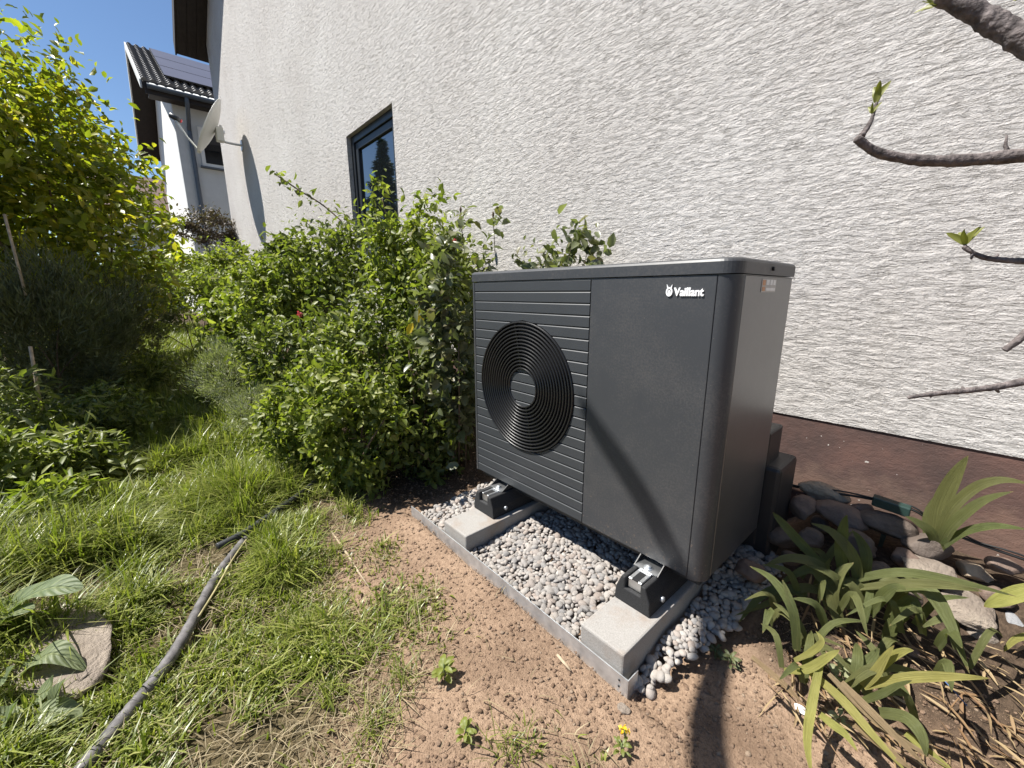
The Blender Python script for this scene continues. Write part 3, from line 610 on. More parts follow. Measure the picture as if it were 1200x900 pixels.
# ------------------------------------------------------------------ kerbs, feet, edging
def kerb(x0, x1, y0, label):
    bm = box_bm(x0, x1, y0, -0.36, -0.36, -0.12, 0.006, 2)
    return tag(link('concrete_kerb', bm_mesh('concrete_kerb', bm), M['concrete']), label, 'kerb', 'concrete kerbs under the heat pump')
kerb(0.118, 0.282, -1.120, 'pale concrete kerb under the fan side of the heat pump')
kerb(0.872, 1.022, -1.125, 'pale concrete kerb under the lettered side of the heat pump')
def foot(x0, x1, label):
    y0, y1, zb, zt = -0.958, -0.33, -0.119, -0.028
    f = empty('mounting_foot', ((x0 + x1) / 2, -0.65, zb), label, 'mounting foot', 'rubber feet under the heat pump')
    xc = (x0 + x1) / 2; sl0 = xc - 0.027; sl1 = xc + 0.027
    prism('rubber_beam', [(x0, zb), (x1, zb), (x1 - 0.004, zb + 0.045), (x1 - 0.022, zt), (sl1, zt), (sl1, zt - 0.038), (sl0, zt - 0.038), (sl0, zt), (x0 + 0.022, zt), (x0 + 0.004, zb + 0.045)], 'y', y0, y1, M['rubber'], f, 0.004)
    rl = box('metal_rail', (sl0 + 0.004, sl1 - 0.004, y0 + 0.012, y1, zt - 0.036, zt - 0.001), M['alu'], f, 0.002)
    box('rail_slot', (xc - 0.011, xc + 0.011, y0 + 0.010, y0 + 0.06, zt - 0.002, zt - 0.0005), M['black'], rl)
    br = box('bracket', (sl0 - 0.012, sl1 + 0.012, YF - 0.038, YF + 0.10, zt + 0.001, zt + 0.005), M['alu'], f)
    for sx in (sl0 - 0.0155, sl1 + 0.0125):
        prism('bracket_cheek', [(YF - 0.036, zt + 0.002), (YF + 0.10, zt + 0.002), (YF + 0.10, zt + 0.027), (YF + 0.004, zt + 0.027)], 'x', sx, sx + 0.003, M['hood'], f)
    bo = tube('bolt', [(xc, YF - 0.018, zt + 0.0052), (xc, YF - 0.018, zt + 0.012)], 0.010, M['zinc'], f, 6)
    tube('washer', [(xc, YF - 0.018, zt + 0.0051), (xc, YF - 0.018, zt + 0.0068)], 0.015, M['zinc'], bo, 14)
    tube('side_bolt', [(x1 - 0.004, y0 + 0.07, zb + 0.03), (x1 + 0.006, y0 + 0.07, zb + 0.03)], 0.009, M['zinc'], f, 8)
    return f
foot(0.118, 0.258, 'black rubber mounting foot under the fan side of the heat pump')
foot(0.874, 1.000, 'black rubber mounting foot under the lettered side of the heat pump')
# galvanised strip holding the gravel in front
eg = empty('edging_strip', (0.45, -1.14, -0.25), 'thin galvanised steel edging strip holding the pebbles in front', 'edging')
prism('strip', [(-0.150, -0.36), (1.042, -0.36), (1.042, -0.178), (0.45, -0.165), (-0.150, -0.158)], 'y', -1.1345, -1.131, M['zinc'], eg)
box('return_flange', (1.0425, 1.045, -1.1345, -1.085, -0.36, -0.178), M['zinc'], eg)
for z in (-0.195, -0.215): tube('rivet', [(1.018, -1.1352, z), (1.018, -1.1366, z)], 0.003, M['black'], eg, 6)

# ------------------------------------------------------------------ pebbles
def ico(sub):
    bm = bmesh.new(); bmesh.ops.create_icosphere(bm, subdivisions=sub, radius=1.0)
    V = np.array([v.co[:] for v in bm.verts]); F = np.array([[v.index for v in f.verts] for f in bm.faces]); bm.free(); return V, F
I1, I2, I4 = ico(1), ico(2), ico(4)
def rots(n, tilt):
    a = rng.uniform(0, 6.283, n); b = rng.normal(0, tilt, n); c = rng.normal(0, tilt, n); R = np.zeros((n, 3, 3))
    for i in range(n): R[i] = np.array(Matrix.Rotation(a[i], 3, 'Z') @ Matrix.Rotation(b[i], 3, 'X') @ Matrix.Rotation(c[i], 3, 'Y'))
    return R
protos = []
for k in range(12):
    V = I2[0].copy(); n_ = np.array([mnoise.noise(Vector(v) * 0.9 + Vector((k * 7.1, 0, 0))) for v in V]); V = V * (1 + 0.22 * n_)[:, None]
    protos.append((V * np.array([1.0, rng.uniform(0.62, 0.85), rng.uniform(0.42, 0.62)]), None))
pm = []
for k, (V, _) in enumerate(protos):
    me = np_mesh('pebble', V, I2[1], True); me.materials.append(M['pebble']); pm.append(me)
def hexfield(x0, x1, y0, y1, s):
    out = []
    for j, y in enumerate(np.arange(y0, y1, s * 0.84)):
        for x in np.arange(x0 + (j % 2) * s / 2, x1, s): out.append((x + rng.normal(0, s * 0.2), y + rng.normal(0, s * 0.2)))
    return out
def zpeb(x, y):
    if x > 1.0: return -0.243 + 0.045 * float(sstep(-1.1, -0.9, y)) + 0.09 * float(sstep(-0.8, -0.3, y))
    return -0.208 + 0.022 * float(sstep(-1.1, -0.7, y))
cand = []
for (x0, x1, y0, y1) in ((0.292, 0.862, -1.115, -0.36), (-0.13, 0.108, -1.118, -0.42), (1.032, 1.22, -1.10, -0.36)):
    for layer in (0, 1):
        for x, y in hexfield(x0, x1, y0, y1, 0.0180 if layer else 0.023):
            if x > 1.03 and x > 1.05 + 0.25 * (y + 1.12) - 0.12 * max(0, y + .75) + 0.025 * random.random(): continue
            if x < 0.10 and x < -0.12 + 0.0: continue
            if not (x0 < x < x1 and y0 < y < y1): continue
            s = float(np.clip(rng.lognormal(math.log(0.0120), 0.30), 0.0065, 0.023))
            z = zpeb(x, y) + (0.0 if layer == 0 else 0.014) + rng.uniform(-0.003, 0.004)
            cand.append((x, y, z, s, layer))
def dcam(c): return math.dist(c[:3], CAM)
top = [c for c in cand if c[4] == 1 and -1.12 < c[1] < -0.74 and 0.28 < c[0] < 0.88]
top.sort(key=lambda c: -c[3] / dcam(c)); ind = set(id(c) for c in top[:285]); bulkV = []; bulkF = []; nv = 0
for c in cand:
    k = random.randrange(12); R = np.array(Matrix.Rotation(random.uniform(0, 6.28), 3, 'Z') @ Matrix.Rotation(random.gauss(0, 0.35), 3, 'X') @ Matrix.Rotation(random.gauss(0, 0.35), 3, 'Y'))
    if id(c) in ind:
        o = bpy.data.objects.new('pebble', pm[k]); C.objects.link(o); o.location = c[:3]; o.scale = (c[3],) * 3; o.rotation_euler = Matrix(R).to_euler()
        tag(o, 'rounded pale grey pebble between the two concrete kerbs', 'pebble', 'pebbles between the two kerbs')
    else:
        V = protos[k][0] @ R.T * c[3] + np.array(c[:3]); bulkV.append(V); bulkF.append(I2[1] + nv); nv += len(V)
bm_ = np_mesh('pebble_gravel', np.concatenate(bulkV), np.concatenate(bulkF), True)
tag(link('pebble_gravel', bm_, M['pebble']), 'bed of small grey pebbles around the kerbs', 'gravel', kind='stuff')

# ------------------------------------------------------------------ loose soil crumbs
def scatter_clods(n, dens, box_, smin, smax):
    x0, x1, y0, y1 = box_; Vs = []; Fs = []; nv = 0; k = 0
    while k < n:
        m = 4000; x = rng.uniform(x0, x1, m); y = rng.uniform(y0, y1, m); keep = rng.uniform(0, 1, m) < dens(x, y)
        x, y = x[keep], y[keep]; z = gz(x, y)
        for a, b, c in zip(x, y, z):
            s = smin + (smax - smin) * rng.uniform() ** 11
            V = I1[0] * rng.uniform(0.5, 1.3, (len(I1[0]), 1)) * s * np.array([1, rng.uniform(.7, 1), rng.uniform(.5, .8)])
            w = rng.uniform(0, 6.28); cw, sw = math.cos(w), math.sin(w)
            V = V @ np.array([[cw, sw, 0], [-sw, cw, 0], [0, 0, 1]]) + np.array([a, b, c + s * 0.15]); Vs.append(V); Fs.append(I1[1] + nv); nv += len(V); k += 1
            if k >= n: break
    return np.concatenate(Vs), np.concatenate(Fs)
def bed_mask(x, y): return (y > -1.14) & (x > -0.16) & (x < 1.06) & (y < -0.3)
def pit_mask(x, y): return bed_mask(x, y) | ((x > 1.03) & (x < 1.05 + 0.3 * (y + 1.12)) & (y > -1.09))
def soil_d(x, y):
    near = np.clip(1.1 - 0.33 * np.hypot(x - CAM[0], y - CAM[1]), 0.15, 1)
    return (1 - lawn_mask(x, y)) * near * (~pit_mask(x, y))
V, F = scatter_clods(74000, soil_d, (-0.9, 2.1, -2.1, -0.5), 0.0011, 0.0085)
tag(link('soil_crumbs', np_mesh('soil_crumbs', V, F), M['clod']), 'loose reddish soil crumbs spread over the bare ground', 'soil', kind='stuff')

# ------------------------------------------------------------------ stones
def stone(name, c, r, rot, seed, mat, label, cat='stone', group=None, flat=0.0):
    V = I4[0].copy()
    if flat: V = np.sign(V) * np.abs(V) ** flat                  # squarer slabs
    n1 = np.array([mnoise.noise(Vector(v) * 0.8 + Vector((seed * 3.7, 1.3, 0))) for v in I4[0]])
    n2 = np.array([mnoise.noise(Vector(v) * 2.6 + Vector((seed * 1.7, 0, 5))) for v in I4[0]])
    rs = random.Random(seed)
    for _ in range(9 if flat else 6):
        d_ = np.array([rs.gauss(0, 1) for _k in range(3)]); d_ /= np.linalg.norm(d_); e_ = V @ d_ - rs.uniform(.62, .9) * (V @ d_).max(); V = V - np.clip(e_, 0, None)[:, None] * d_ * 0.9
    V = V * (1 + 0.22 * n1 + (0.11 if flat else 0.06) * n2)[:, None] * np.array(r)
    R = np.array(Matrix.Rotation(rot[2], 3, 'Z') @ Matrix.Rotation(rot[1], 3, 'Y') @ Matrix.Rotation(rot[0], 3, 'X'))
    o = link(name, np_mesh(name, V @ R.T, I4[1], True), mat, None, c)
    return tag(o, label, cat, group)
SG = 'rounded stones in the bed behind the heat pump'
def S(u, v, y, r, rot, seed, m, label, **k): return stone('stone', at_y(u, v, y), tuple(q * .80 for q in r), rot, seed, M[m], label, group=SG, **k)
S(965, 578, -0.09, (0.105, 0.055, 0.045), (0, 0.12, 0.1), 1, 'tan_stone', 'tan oval stone topmost against the brown plinth behind the heat pump')
S(941, 596, -0.20, (0.060, 0.055, 0.058), (0, 0, 0.3), 2, 'river_pink', 'roundish brown stone right behind the black connection hood')
S(985, 603, -0.17, (0.105, 0.07, 0.050), (0, 0.1, 0.1), 3, 'river_pink', 'long pinkish brown stone below the tan oval stone')
S(1037, 615, -0.15, (0.10, 0.07, 0.050), (0, 0.1, -0.1), 4, 'river', 'dark stone below the green plastic cable marker')
S(1005, 637, -0.27, (0.075, 0.06, 0.055), (0.1, 0.1, 0.4), 5, 'river', 'grey brown stone in front of the long pinkish stone')
S(915, 632, -0.36, (0.062, 0.05, 0.05), (0, 0.2, 0.8), 6, 'river', 'dark angular stone at the foot of the connection hood')
S(948, 630, -0.30, (0.055, 0.05, 0.045), (0.1, 0, 1.3), 7, 'river', 'small dark stone between the hood and the iris leaves')
S(880, 671, -0.55, (0.055, 0.05, 0.048), (0, 0, 0.4), 8, 'river_pink', 'brown round stone at the right rear edge of the pebbles')
S(1085, 640, -0.17, (0.085, 0.07, 0.05), (0, 0, 0.2), 9, 'river', 'dark stone under the cable beside the upright iris leaves')
S(1090, 668, -0.26, (0.088, 0.070, 0.016), (0.12, 0.06, 0.25), 10, 'slab', 'flat grey slab stone above the larger sunlit slab', flat=0.6)
S(1128, 712, -0.30, (0.082, 0.085, 0.022), (0.15, 0.12, 0.2), 11, 'slab', 'flat tan slab stone, half sunlit, right of the irises', flat=0.6)
S(1140, 672, -0.14, (0.06, 0.05, 0.035), (0, 0.2, 0.7), 12, 'tan_stone', 'rough tan stone behind the half sunlit slab')
S(1186, 735, -0.24, (0.055, 0.06, 0.045), (0.2, 0, 0.2), 13, 'grey_stone', 'pale grey stone at the far right edge')
S(1065, 765, -0.46, (0.042, 0.045, 0.04), (0, 0, 0.4), 14, 'river_pink', 'round brownish stone below the iris clump')
S(1110, 760, -0.38, (0.055, 0.05, 0.045), (0, 0, 1.0), 15, 'river_pink', 'brown stone beneath the half sunlit slab')
S(1165, 700, -0.22, (0.05, 0.05, 0.035), (0, 0.1, 1.0), 16, 'river_pink', 'small brown stone between the slab and the pale grey stone')
S(1012, 600, -0.10, (0.05, 0.045, 0.04), (0, 0.1, 0.6), 51, 'river_pink', 'small brown stone against the plinth left of the cable marker')
S(962, 615, -0.16, (0.045, 0.04, 0.035), (0.3, 0.1, 0.2), 52, 'river', 'small dark stone wedged under the long pinkish stone')
S(1060, 655, -0.24, (0.05, 0.045, 0.035), (0.1, 0.2, 0.9), 53, 'river_pink', 'small reddish stone left of the upper slab')
S(1030, 668, -0.34, (0.05, 0.04, 0.035), (0.1, 0.2, 0.1), 54, 'river', 'dark stone half covered by the shaded iris leaves')
S(925, 655, -0.44, (0.04, 0.035, 0.03), (0.1, 0.1, 0.1), 55, 'river', 'small dark stone behind the left iris leaves')
S(1150, 745, -0.33, (0.045, 0.04, 0.03), (0.1, 0.1, 0.5), 56, 'slab', 'small rough stone below the half sunlit slab at right')
S(1175, 665, -0.12, (0.05, 0.04, 0.03), (0.1, 0.1, 0.5), 57, 'river_pink', 'low brown stone under the cable at the right edge')
S(1060, 700, -0.40, (0.05, 0.045, 0.04), (0, 0, 0.2), 17, 'river', 'dark stone in the shade in the middle of the iris clump')
def GS(u, v, r, rot, seed, m, label, dz=0.3, **k):
    p = at_z(u, v, -0.21); p[2] = float(gz(p[0], p[1])) + r[2] * dz; return stone('stone', p, r, rot, seed, M[m], label, group='loose stones on the soil', **k)
GS(503, 714, (0.013, 0.010, 0.007), (0, 0, 0.3), 21, 'tan_stone', 'small pale stone alone in the middle of the bare soil')
GS(730, 828, (0.018, 0.013, 0.010), (0, 0, 0.3), 22, 'slab', 'pale crumbly stone below the corner of the edging strip')
GS(403, 606, (0.017, 0.013, 0.010), (0, 0, 1.3), 23, 'grey_stone', 'grey stone at the top left corner of the bare soil')
GS(795, 843, (0.012, 0.010, 0.007), (0, 0, 1.3), 24, 'clod', 'reddish clod right of the edging strip corner')
GS(592, 655, (0.012, 0.009, 0.006), (0, 0, 0.8), 25, 'tan_stone', 'small pale stone touching the middle of the edging strip')
GS(395, 625, (0.010, 0.009, 0.006), (0, 0, 0.8), 26, 'tan_stone', 'tiny tan stone at the lawn edge beside the grey stone')
stone('flat_stone', (-0.13, -2.29, -0.172), (0.24, 0.10, 0.022), (0.08, 0.03, 0.35), 31, M['slab'], 'large flat tan stone half hidden in the lawn at left', 'stone', None, 0.65)
stone('stone', tuple(at_z(28, 660, -0.17)), (0.07, 0.05, 0.035), (0, 0, 0.3), 32, M['grey_stone'], 'pale stone among withered leaves at the left edge', 'stone')
stone('stone', tuple(at_z(85, 645, -0.19)), (0.06, 0.035, 0.03), (0, 0, 1.3), 33, M['grey_stone'], 'grey stone in the grass beside withered leaves', 'stone')

# ------------------------------------------------------------------ foliage makers
def leaf_set(P, N, T, L, Wd, fold=0.25, droop=0.2):
    """P positions, N normals, T directions; folded, drooping leaves with a rounded outline"""
    P = np.asarray(P); n = len(P); T = T / np.linalg.norm(T, axis=1, keepdims=True)
    B = np.cross(N, T); B /= np.linalg.norm(B, axis=1, keepdims=True) + 1e-9; N = np.cross(T, B)
    L = L[:, None]; Wd = Wd[:, None]
    def at(t, side): return P + T * L * t + B * Wd * side + N * (np.abs(side) * Wd * fold * 2 - L * droop * t * t)
    V = np.stack([P, at(.25, .36), at(.3, 0), at(.25, -.36), at(.62, .40), at(.65, 0), at(.62, -.40), at(1.0, 0)], 1)
    F = np.array([[0, 2, 1], [0, 3, 2], [1, 2, 5], [1, 5, 4], [2, 3, 6], [2, 6, 5], [4, 5, 7], [5, 6, 7]])
    return V.reshape(-1, 3), (F[None] + (np.arange(n) * 8)[:, None, None]).reshape(-1, 3)
def unit(n):
    v = rng.normal(0, 1, (n, 3)); return v / np.linalg.norm(v, axis=1, keepdims=True)
def crown_points(c, r, n, clumps, spread, shell=0.55, low=-1.0):
    c = np.array(c); r = np.array(r)
    d = unit(clumps * 3); d = d[d[:, 2] > low][:clumps]
    rad = shell + (1 - shell) * rng.uniform(0, 1, len(d)) ** 0.6
    cc = d * rad[:, None] * (1 + 0.12 * rng.normal(0, 1, (len(d), 1)))
    k = rng.integers(0, len(cc), n)
    q = cc[k] + rng.normal(0, 1, (n, 3)) * spread * (0.5 + rng.uniform(0, 1, (len(cc), 1))[k])
    return c + q * r, q
def shrub(name, c, r, n, leaf, mat, label, cat='shrub', group=None, clumps=60, spread=0.16, stems=5, shell=0.5, base=None, aspect=0.6, upness=0.5, low=-0.9, needle=False, stem_mat='stem', sr=0.008, extra=None, fold=0.25):
    base = base if base is not None else (c[0], c[1], float(gz(c[0], c[1])))
    root = empty(name, base, label, cat, group)
    P, q = crown_points(c, r, n, clumps, spread, shell, low)
    if extra is not None: P = np.concatenate([P, extra]); q = np.concatenate([q, np.tile([0, 0, .6], (len(extra), 1))])
    P[:, 2] = np.maximum(P[:, 2], gz(P[:, 0], P[:, 1]) + 0.01)
    m = len(P); out = q / (np.linalg.norm(q, axis=1, keepdims=True) + 1e-6)
    if needle: T = out * 0.5 + unit(m) * 0.55 + np.array([0, 0, 0.6]); N = unit(m)
    else: T = out * 0.35 + unit(m) * 0.8 + np.array([0, 0, -0.1]); N = unit(m) * 0.75 + out * 0.35 + np.array([0, 0, upness])
    L = leaf * rng.uniform(0.42, 1.4, m)
    V, F = leaf_set(P, N, T, L, L * aspect, fold)
    link('crown', np_mesh('crown', V, F), M[mat], root)
    for s in range(stems):
        t = Vector(P[rng.integers(0, m)]); b = Vector(base) + Vector((random.uniform(-1, 1) * r[0] * 0.2, random.uniform(-1, 1) * r[1] * 0.2, -0.02))
        mid = b * 0.5 + t * 0.5 + Vector((random.uniform(-1, 1), random.uniform(-1, 1), 0.6)) * 0.12 * r[2]
        pts = spline([b, mid, t], 6); k = len(pts)
        tube('stem', pts, [sr * (1 - 0.7 * i / k) for i in range(k)], M[stem_mat], root, 6)
    return root
def spray(pts, n, rad):                      # leaf positions along a cane
    s = spline(pts, 10); out = []
    for i in range(n): p = s[random.randrange(len(s))]; out.append(np.array(p) + rng.normal(0, rad, 3))
    return np.array(out)
D_ = at_d
def SZ(px, d): return px * d / FPX
# tall shrub at left
ex_ = np.concatenate([spray([D_(150, 230, 3.9), D_(180, 255, 3.9), D_(208, 262, 3.9)], 90, 0.05), spray([D_(40, 120, 4.0), D_(65, 80, 4.0), D_(75, 48, 4.0)], 60, 0.05),
                      spray([D_(140, 170, 4.0), D_(165, 190, 4.0), D_(178, 205, 4)], 70, 0.05), spray([D_(150, 260, 3.8), D_(185, 290, 3.8), D_(215, 300, 3.8)], 60, 0.05)])
shrub('tall_shrub', tuple(D_(32, 252, 4.1)), (SZ(118, 4.1), 1.0, SZ(180, 4.1)), 17000, 0.088, 'lf_yellow', 'tall yellow green leafy shrub filling the upper left', 'shrub', clumps=150, spread=0.12, stems=8, shell=0.35, sr=0.02, extra=ex_, upness=0.8)
shrub('tall_shrub', (-6.3, -3.3, 1.3), (1.3, 1.0, 1.2), 6000, 0.09, 'lf_yellow', 'darker leafy shrub behind the tall yellow green shrub at left', 'shrub', clumps=70, spread=0.15, stems=6, shell=0.3, sr=0.02)
shrub('needle_bush', tuple(D_(60, 395, 3.3)), (0.60, 0.55, 0.64), 24000, 0.06, 'lf_needle', 'dark grey green needle leaved bush in the shade at left', 'shrub', clumps=90, spread=0.10, stems=5, shell=0.3, needle=True, aspect=0.14)
shrub('needle_bush', tuple(D_(128, 375, 4.2)), (0.42, 0.5, 0.55), 12000, 0.06, 'lf_needle', 'smaller shaded needle leaved bush behind the large one at left', 'shrub', clumps=60, spread=0.12, stems=4, shell=0.3, needle=True, aspect=0.09)
tube_o = tube('garden_cane', [D_(5, 250, 3.0), D_(30, 345, 3.0)], 0.009, M['stick']); tag(tube_o, 'thin grey garden cane leaning in the tall shrub at left', 'cane')
tube_o = tube('garden_cane', [D_(35, 405, 2.5), D_(48, 480, 2.5)], 0.009, M['stick']); tag(tube_o, 'short upright cane before the dark needle leaved bush', 'cane')
shrub('leaning_tree', (-3.85, -3.15, 2.25), (0.75, 0.58, 0.75), 6000, 0.085, 'lf_yellow', 'small tree left of the frame that shades the grass path', 'tree', clumps=70, spread=0.14, stems=6, shell=0.15, sr=0.03)
# along the house wall
shrub('far_shrub', tuple(D_(225, 345, 6.2)), (0.55, 0.7, 0.48), 6000, 0.055, 'lf_far', 'pale green shrub at the end of the grass path', 'shrub', clumps=70, spread=0.14, stems=5, shell=0.35)
shrub('far_shrub', tuple(D_(262, 318, 7.0)), (0.36, 0.5, 0.45), 2800, 0.07, 'lf_bright', 'green shrub against the far corner of the rendered house', 'shrub', clumps=40, spread=0.16, stems=4)
shrub('vine_bush', tuple(D_(247, 268, 9.5)), (0.42, 0.6, 0.36), 3500, 0.06, 'lf_brown', 'brown twiggy climber below the neighbour window', 'shrub', clumps=40, spread=0.16, stems=4)
shrub('far_shrub', tuple(D_(165, 322, 9.0)), (0.9, 0.7, 0.45), 4500, 0.08, 'lf_rose', 'low dark hedge plant at the far left of the path end', 'shrub', clumps=50, spread=0.16, stems=4)
shrub('peony_shrub', tuple(D_(300, 365, 4.0)), (0.36, 0.36, 0.34), 3800, 0.085, 'lf_bright', 'fresh green broad leaved shrub left of the rose bushes', 'shrub', clumps=45, spread=0.15, stems=5, aspect=0.42)
shrub('lavender_bush', tuple(D_(278, 435, 3.2)), (0.28, 0.30, 0.26), 9000, 0.032, 'lf_silver', 'rounded silvery grey green bush beside the grass path', 'shrub', clumps=80, spread=0.10, stems=3, needle=True, aspect=0.16, shell=0.6)
shrub('lavender_bush', tuple(D_(305, 478, 2.65)), (0.17, 0.19, 0.16), 6000, 0.022, 'lf_silver', 'small silvery cushion bush in front of the rounded silvery one', 'shrub', clumps=60, spread=0.10, stems=3, needle=True, aspect=0.16, shell=0.6)
# roses
ex_ = spray([D_(420, 275, 3.4), D_(385, 245, 3.4), D_(350, 222, 3.4), D_(325, 205, 3.4)], 55, 0.03)
shrub('rose_bush', tuple(D_(348, 338, 3.9)), (0.48, 0.40, 0.47), 5200, 0.058, 'lf_rose', 'rose bush with one long arching cane left of the window', 'rose bush', 'rose bushes by the house wall', clumps=75, spread=0.13, stems=6, shell=0.35, extra=ex_)
tube('long_cane', spline([D_(432, 290, 3.4), D_(385, 245, 3.4), D_(350, 222, 3.4), D_(325, 205, 3.4)], 8), 0.006, M['stem'], C.objects['rose_bush'])
shrub('rose_bush', tuple(D_(492, 335, 2.95)), (0.46, 0.34, 0.55), 7500, 0.050, 'lf_bright', 'tallest bright green rose bush rising in front of the window', 'rose bush', 'rose bushes by the house wall', clumps=85, spread=0.13, stems=8, shell=0.35, extra=np.concatenate([spray([D_(440, 280, 2.8), D_(440, 240, 2.8), D_(447, 214, 2.8)], 120, 0.04), spray([D_(490, 260, 2.8), D_(500, 240, 2.8), D_(520, 228, 2.8)], 100, 0.04)]))
ex_ = np.concatenate([spray([D_(545, 330, 2.5), D_(575, 290, 2.5), D_(585, 250, 2.5)], 50, 0.03), spray([D_(530, 330, 2.6), D_(540, 280, 2.6), D_(538, 245, 2.6)], 50, 0.03)])
shrub('rose_bush', tuple(D_(533, 420, 2.35)), (0.17, 0.24, 0.62), 1900, 0.058, 'lf_big', 'rose bush with large dull leaves touching the fan side of the heat pump', 'rose bush', 'rose bushes by the house wall', clumps=60, spread=0.15, stems=6, shell=0.3, extra=ex_, aspect=0.72)
shrub('rose_bush', tuple(D_(425, 425, 2.7)), (0.44, 0.34, 0.46), 6000, 0.046, 'lf_rose', 'dense rose bush in the middle of the border with a pink bud', 'rose bush', 'rose bushes by the house wall', clumps=85, spread=0.13, stems=7, shell=0.4)
shrub('rose_bush', tuple(D_(410, 490, 2.2)), (0.30, 0.25, 0.36), 4800, 0.042, 'lf_bright', 'low fresh green bush at the front of the border by the soil', 'rose bush', 'rose bushes by the house wall', clumps=70, spread=0.13, stems=5, shell=0.45)
shrub('rose_bush', tuple(D_(345, 490, 2.4)), (0.22, 0.2, 0.27), 3200, 0.035, 'lf_bright', 'small leafy bush right of the silvery cushion', 'rose bush', 'rose bushes by the house wall', clumps=50, spread=0.13, stems=4, shell=0.45)
shrub('rose_bush', (-0.14, -0.14, 0.95), (0.30, 0.10, 0.27), 420, 0.060, 'lf_big', 'sparse rose shoots showing above the top of the heat pump', 'rose bush', 'rose bushes by the house wall', clumps=20, spread=0.13, stems=8, shell=0.3, aspect=0.7, sr=0.004, base=(-0.2, -0.15, -0.17))
shrub('rose_bush', tuple(D_(495, 490, 2.4)), (0.24, 0.2, 0.40), 4200, 0.042, 'lf_rose', 'shaded lower rose growth between the front bush and the heat pump', 'rose bush', 'rose bushes by the house wall', clumps=60, spread=0.14, stems=5, shell=0.3)
shrub('rose_bush', tuple(D_(320, 350, 3.4)), (0.30, 0.3, 0.34), 3600, 0.045, 'lf_bright', 'mid height bush between the broad leaved shrub and the dense rose', 'rose bush', 'rose bushes by the house wall', clumps=50, spread=0.14, stems=5, shell=0.35)
shrub('rose_bush', tuple(D_(392, 318, 3.3)), (0.36, 0.3, 0.40), 3600, 0.048, 'lf_rose', 'rose growth below the arching cane at the left window edge', 'rose bush', 'rose bushes by the house wall', clumps=50, spread=0.15, stems=5, shell=0.3)
shrub('rose_bush', tuple(D_(335, 415, 2.95)), (0.28, 0.25, 0.30), 3000, 0.042, 'lf_rose', 'low rose growth behind the silvery bushes', 'rose bush', 'rose bushes by the house wall', clumps=45, spread=0.15, stems=5, shell=0.3)
def blob_flower(name, p, r, mat, label, cat, parent_pts=None):
    root = empty(name, p, label, cat); P, q = crown_points(p, (r, r, r), 26, 10, 0.2, 0.5)
    V, F = leaf_set(P, q + 1e-3, unit(26), np.full(26, r * 1.1), np.full(26, r * 1.0)); link('petals', np_mesh('petals', V, F), M[mat], root)
    tube('flower_stem', [Vector(p), Vector(p) + Vector((0.01, 0.01, -0.12))], 0.003, M['greenstem'], root, 5)
blob_flower('rose_flower', D_(350, 368, 2.50), 0.013, 'pink', 'small pink rose bud in the middle of the border', 'flower')
blob_flower('rose_flower', D_(533, 282, 2.4), 0.009, 'pink', 'small reddish rose bud left of the heat pump top', 'flower')
blob_flower('yellow_flower', at_z(731, 855, -0.18), 0.008, 'yellow', 'tiny yellow flower on the soil below the edging strip', 'flower')
for i, (u, v, d) in enumerate([(540, 246, 2.5), (578, 252, 2.5)]):
    p = Vector(D_(u, v, d)); r_ = empty('rose_bud', p, ['dark closed rose bud on the taller shoot left of the pump', 'dark closed rose bud nearest the heat pump top'][i], 'bud', 'closed rose buds')
    tube('bud', [p - Vector((0, 0, .015)), p, p + Vector((0, 0, .012)), p + Vector((0, 0, .022))], [0.003, 0.008, 0.006, 0.001], M['stem'], r_, 7)
    tube('bud_stem', [p - Vector((0, 0, .015)), p - Vector((0.01, -.02, .22))], 0.0025, M['stem'], r_, 5)
V_, F_ = leaf_set(np.array([D_(490, 362, 2.35), D_(484, 378, 2.35)]), np.array([[.7, -.7, .2], [.6, -.8, .1]]), np.array([[0.1, 0.1, -1.0], [-.5, -.3, -.9]]), np.array([0.10, 0.085]), np.array([0.06, 0.05]), 0.1, 0.05)
tag(link('yellow_leaf', np_mesh('yellow_leaf', V_, F_), M['yellow']), 'two bright yellow withered leaves hanging in the border bush', 'leaf')

# off-camera fir that the window mirrors
fr = empty('fir_tree', (-14.0, -5.35, 0), 'dark fir tree beyond the left edge, mirrored in the window', 'tree')
tube('trunk', [(-14.0, -5.35, -0.3), (-14.0, -5.35, 6.2)], [0.16, 0.02], M['bark'], fr)
Ps = []; 
for k in range(9000):
    h = rng.uniform() ** 1.4; rr = (1 - h) * 2.1 * math.sqrt(rng.uniform()) * (0.75 + 0.25 * math.sin(h * 60)); a = rng.uniform(0, 6.283)
    Ps.append((-14.0 + rr * math.cos(a), -5.35 + rr * math.sin(a), 0.6 + h * 5.6 - 0.25 * rr))
Ps = np.array(Ps); m = len(Ps); V, F = leaf_set(Ps, unit(m) + np.array([0, 0, 1]), (Ps - np.array([-14.0, -5.35, 0])) * np.array([1, 1, 0]) + unit(m) * 0.3, np.full(m, 0.22), np.full(m, 0.07)); link('crown', np_mesh('crown', V, F), M['lf_fir'], fr)

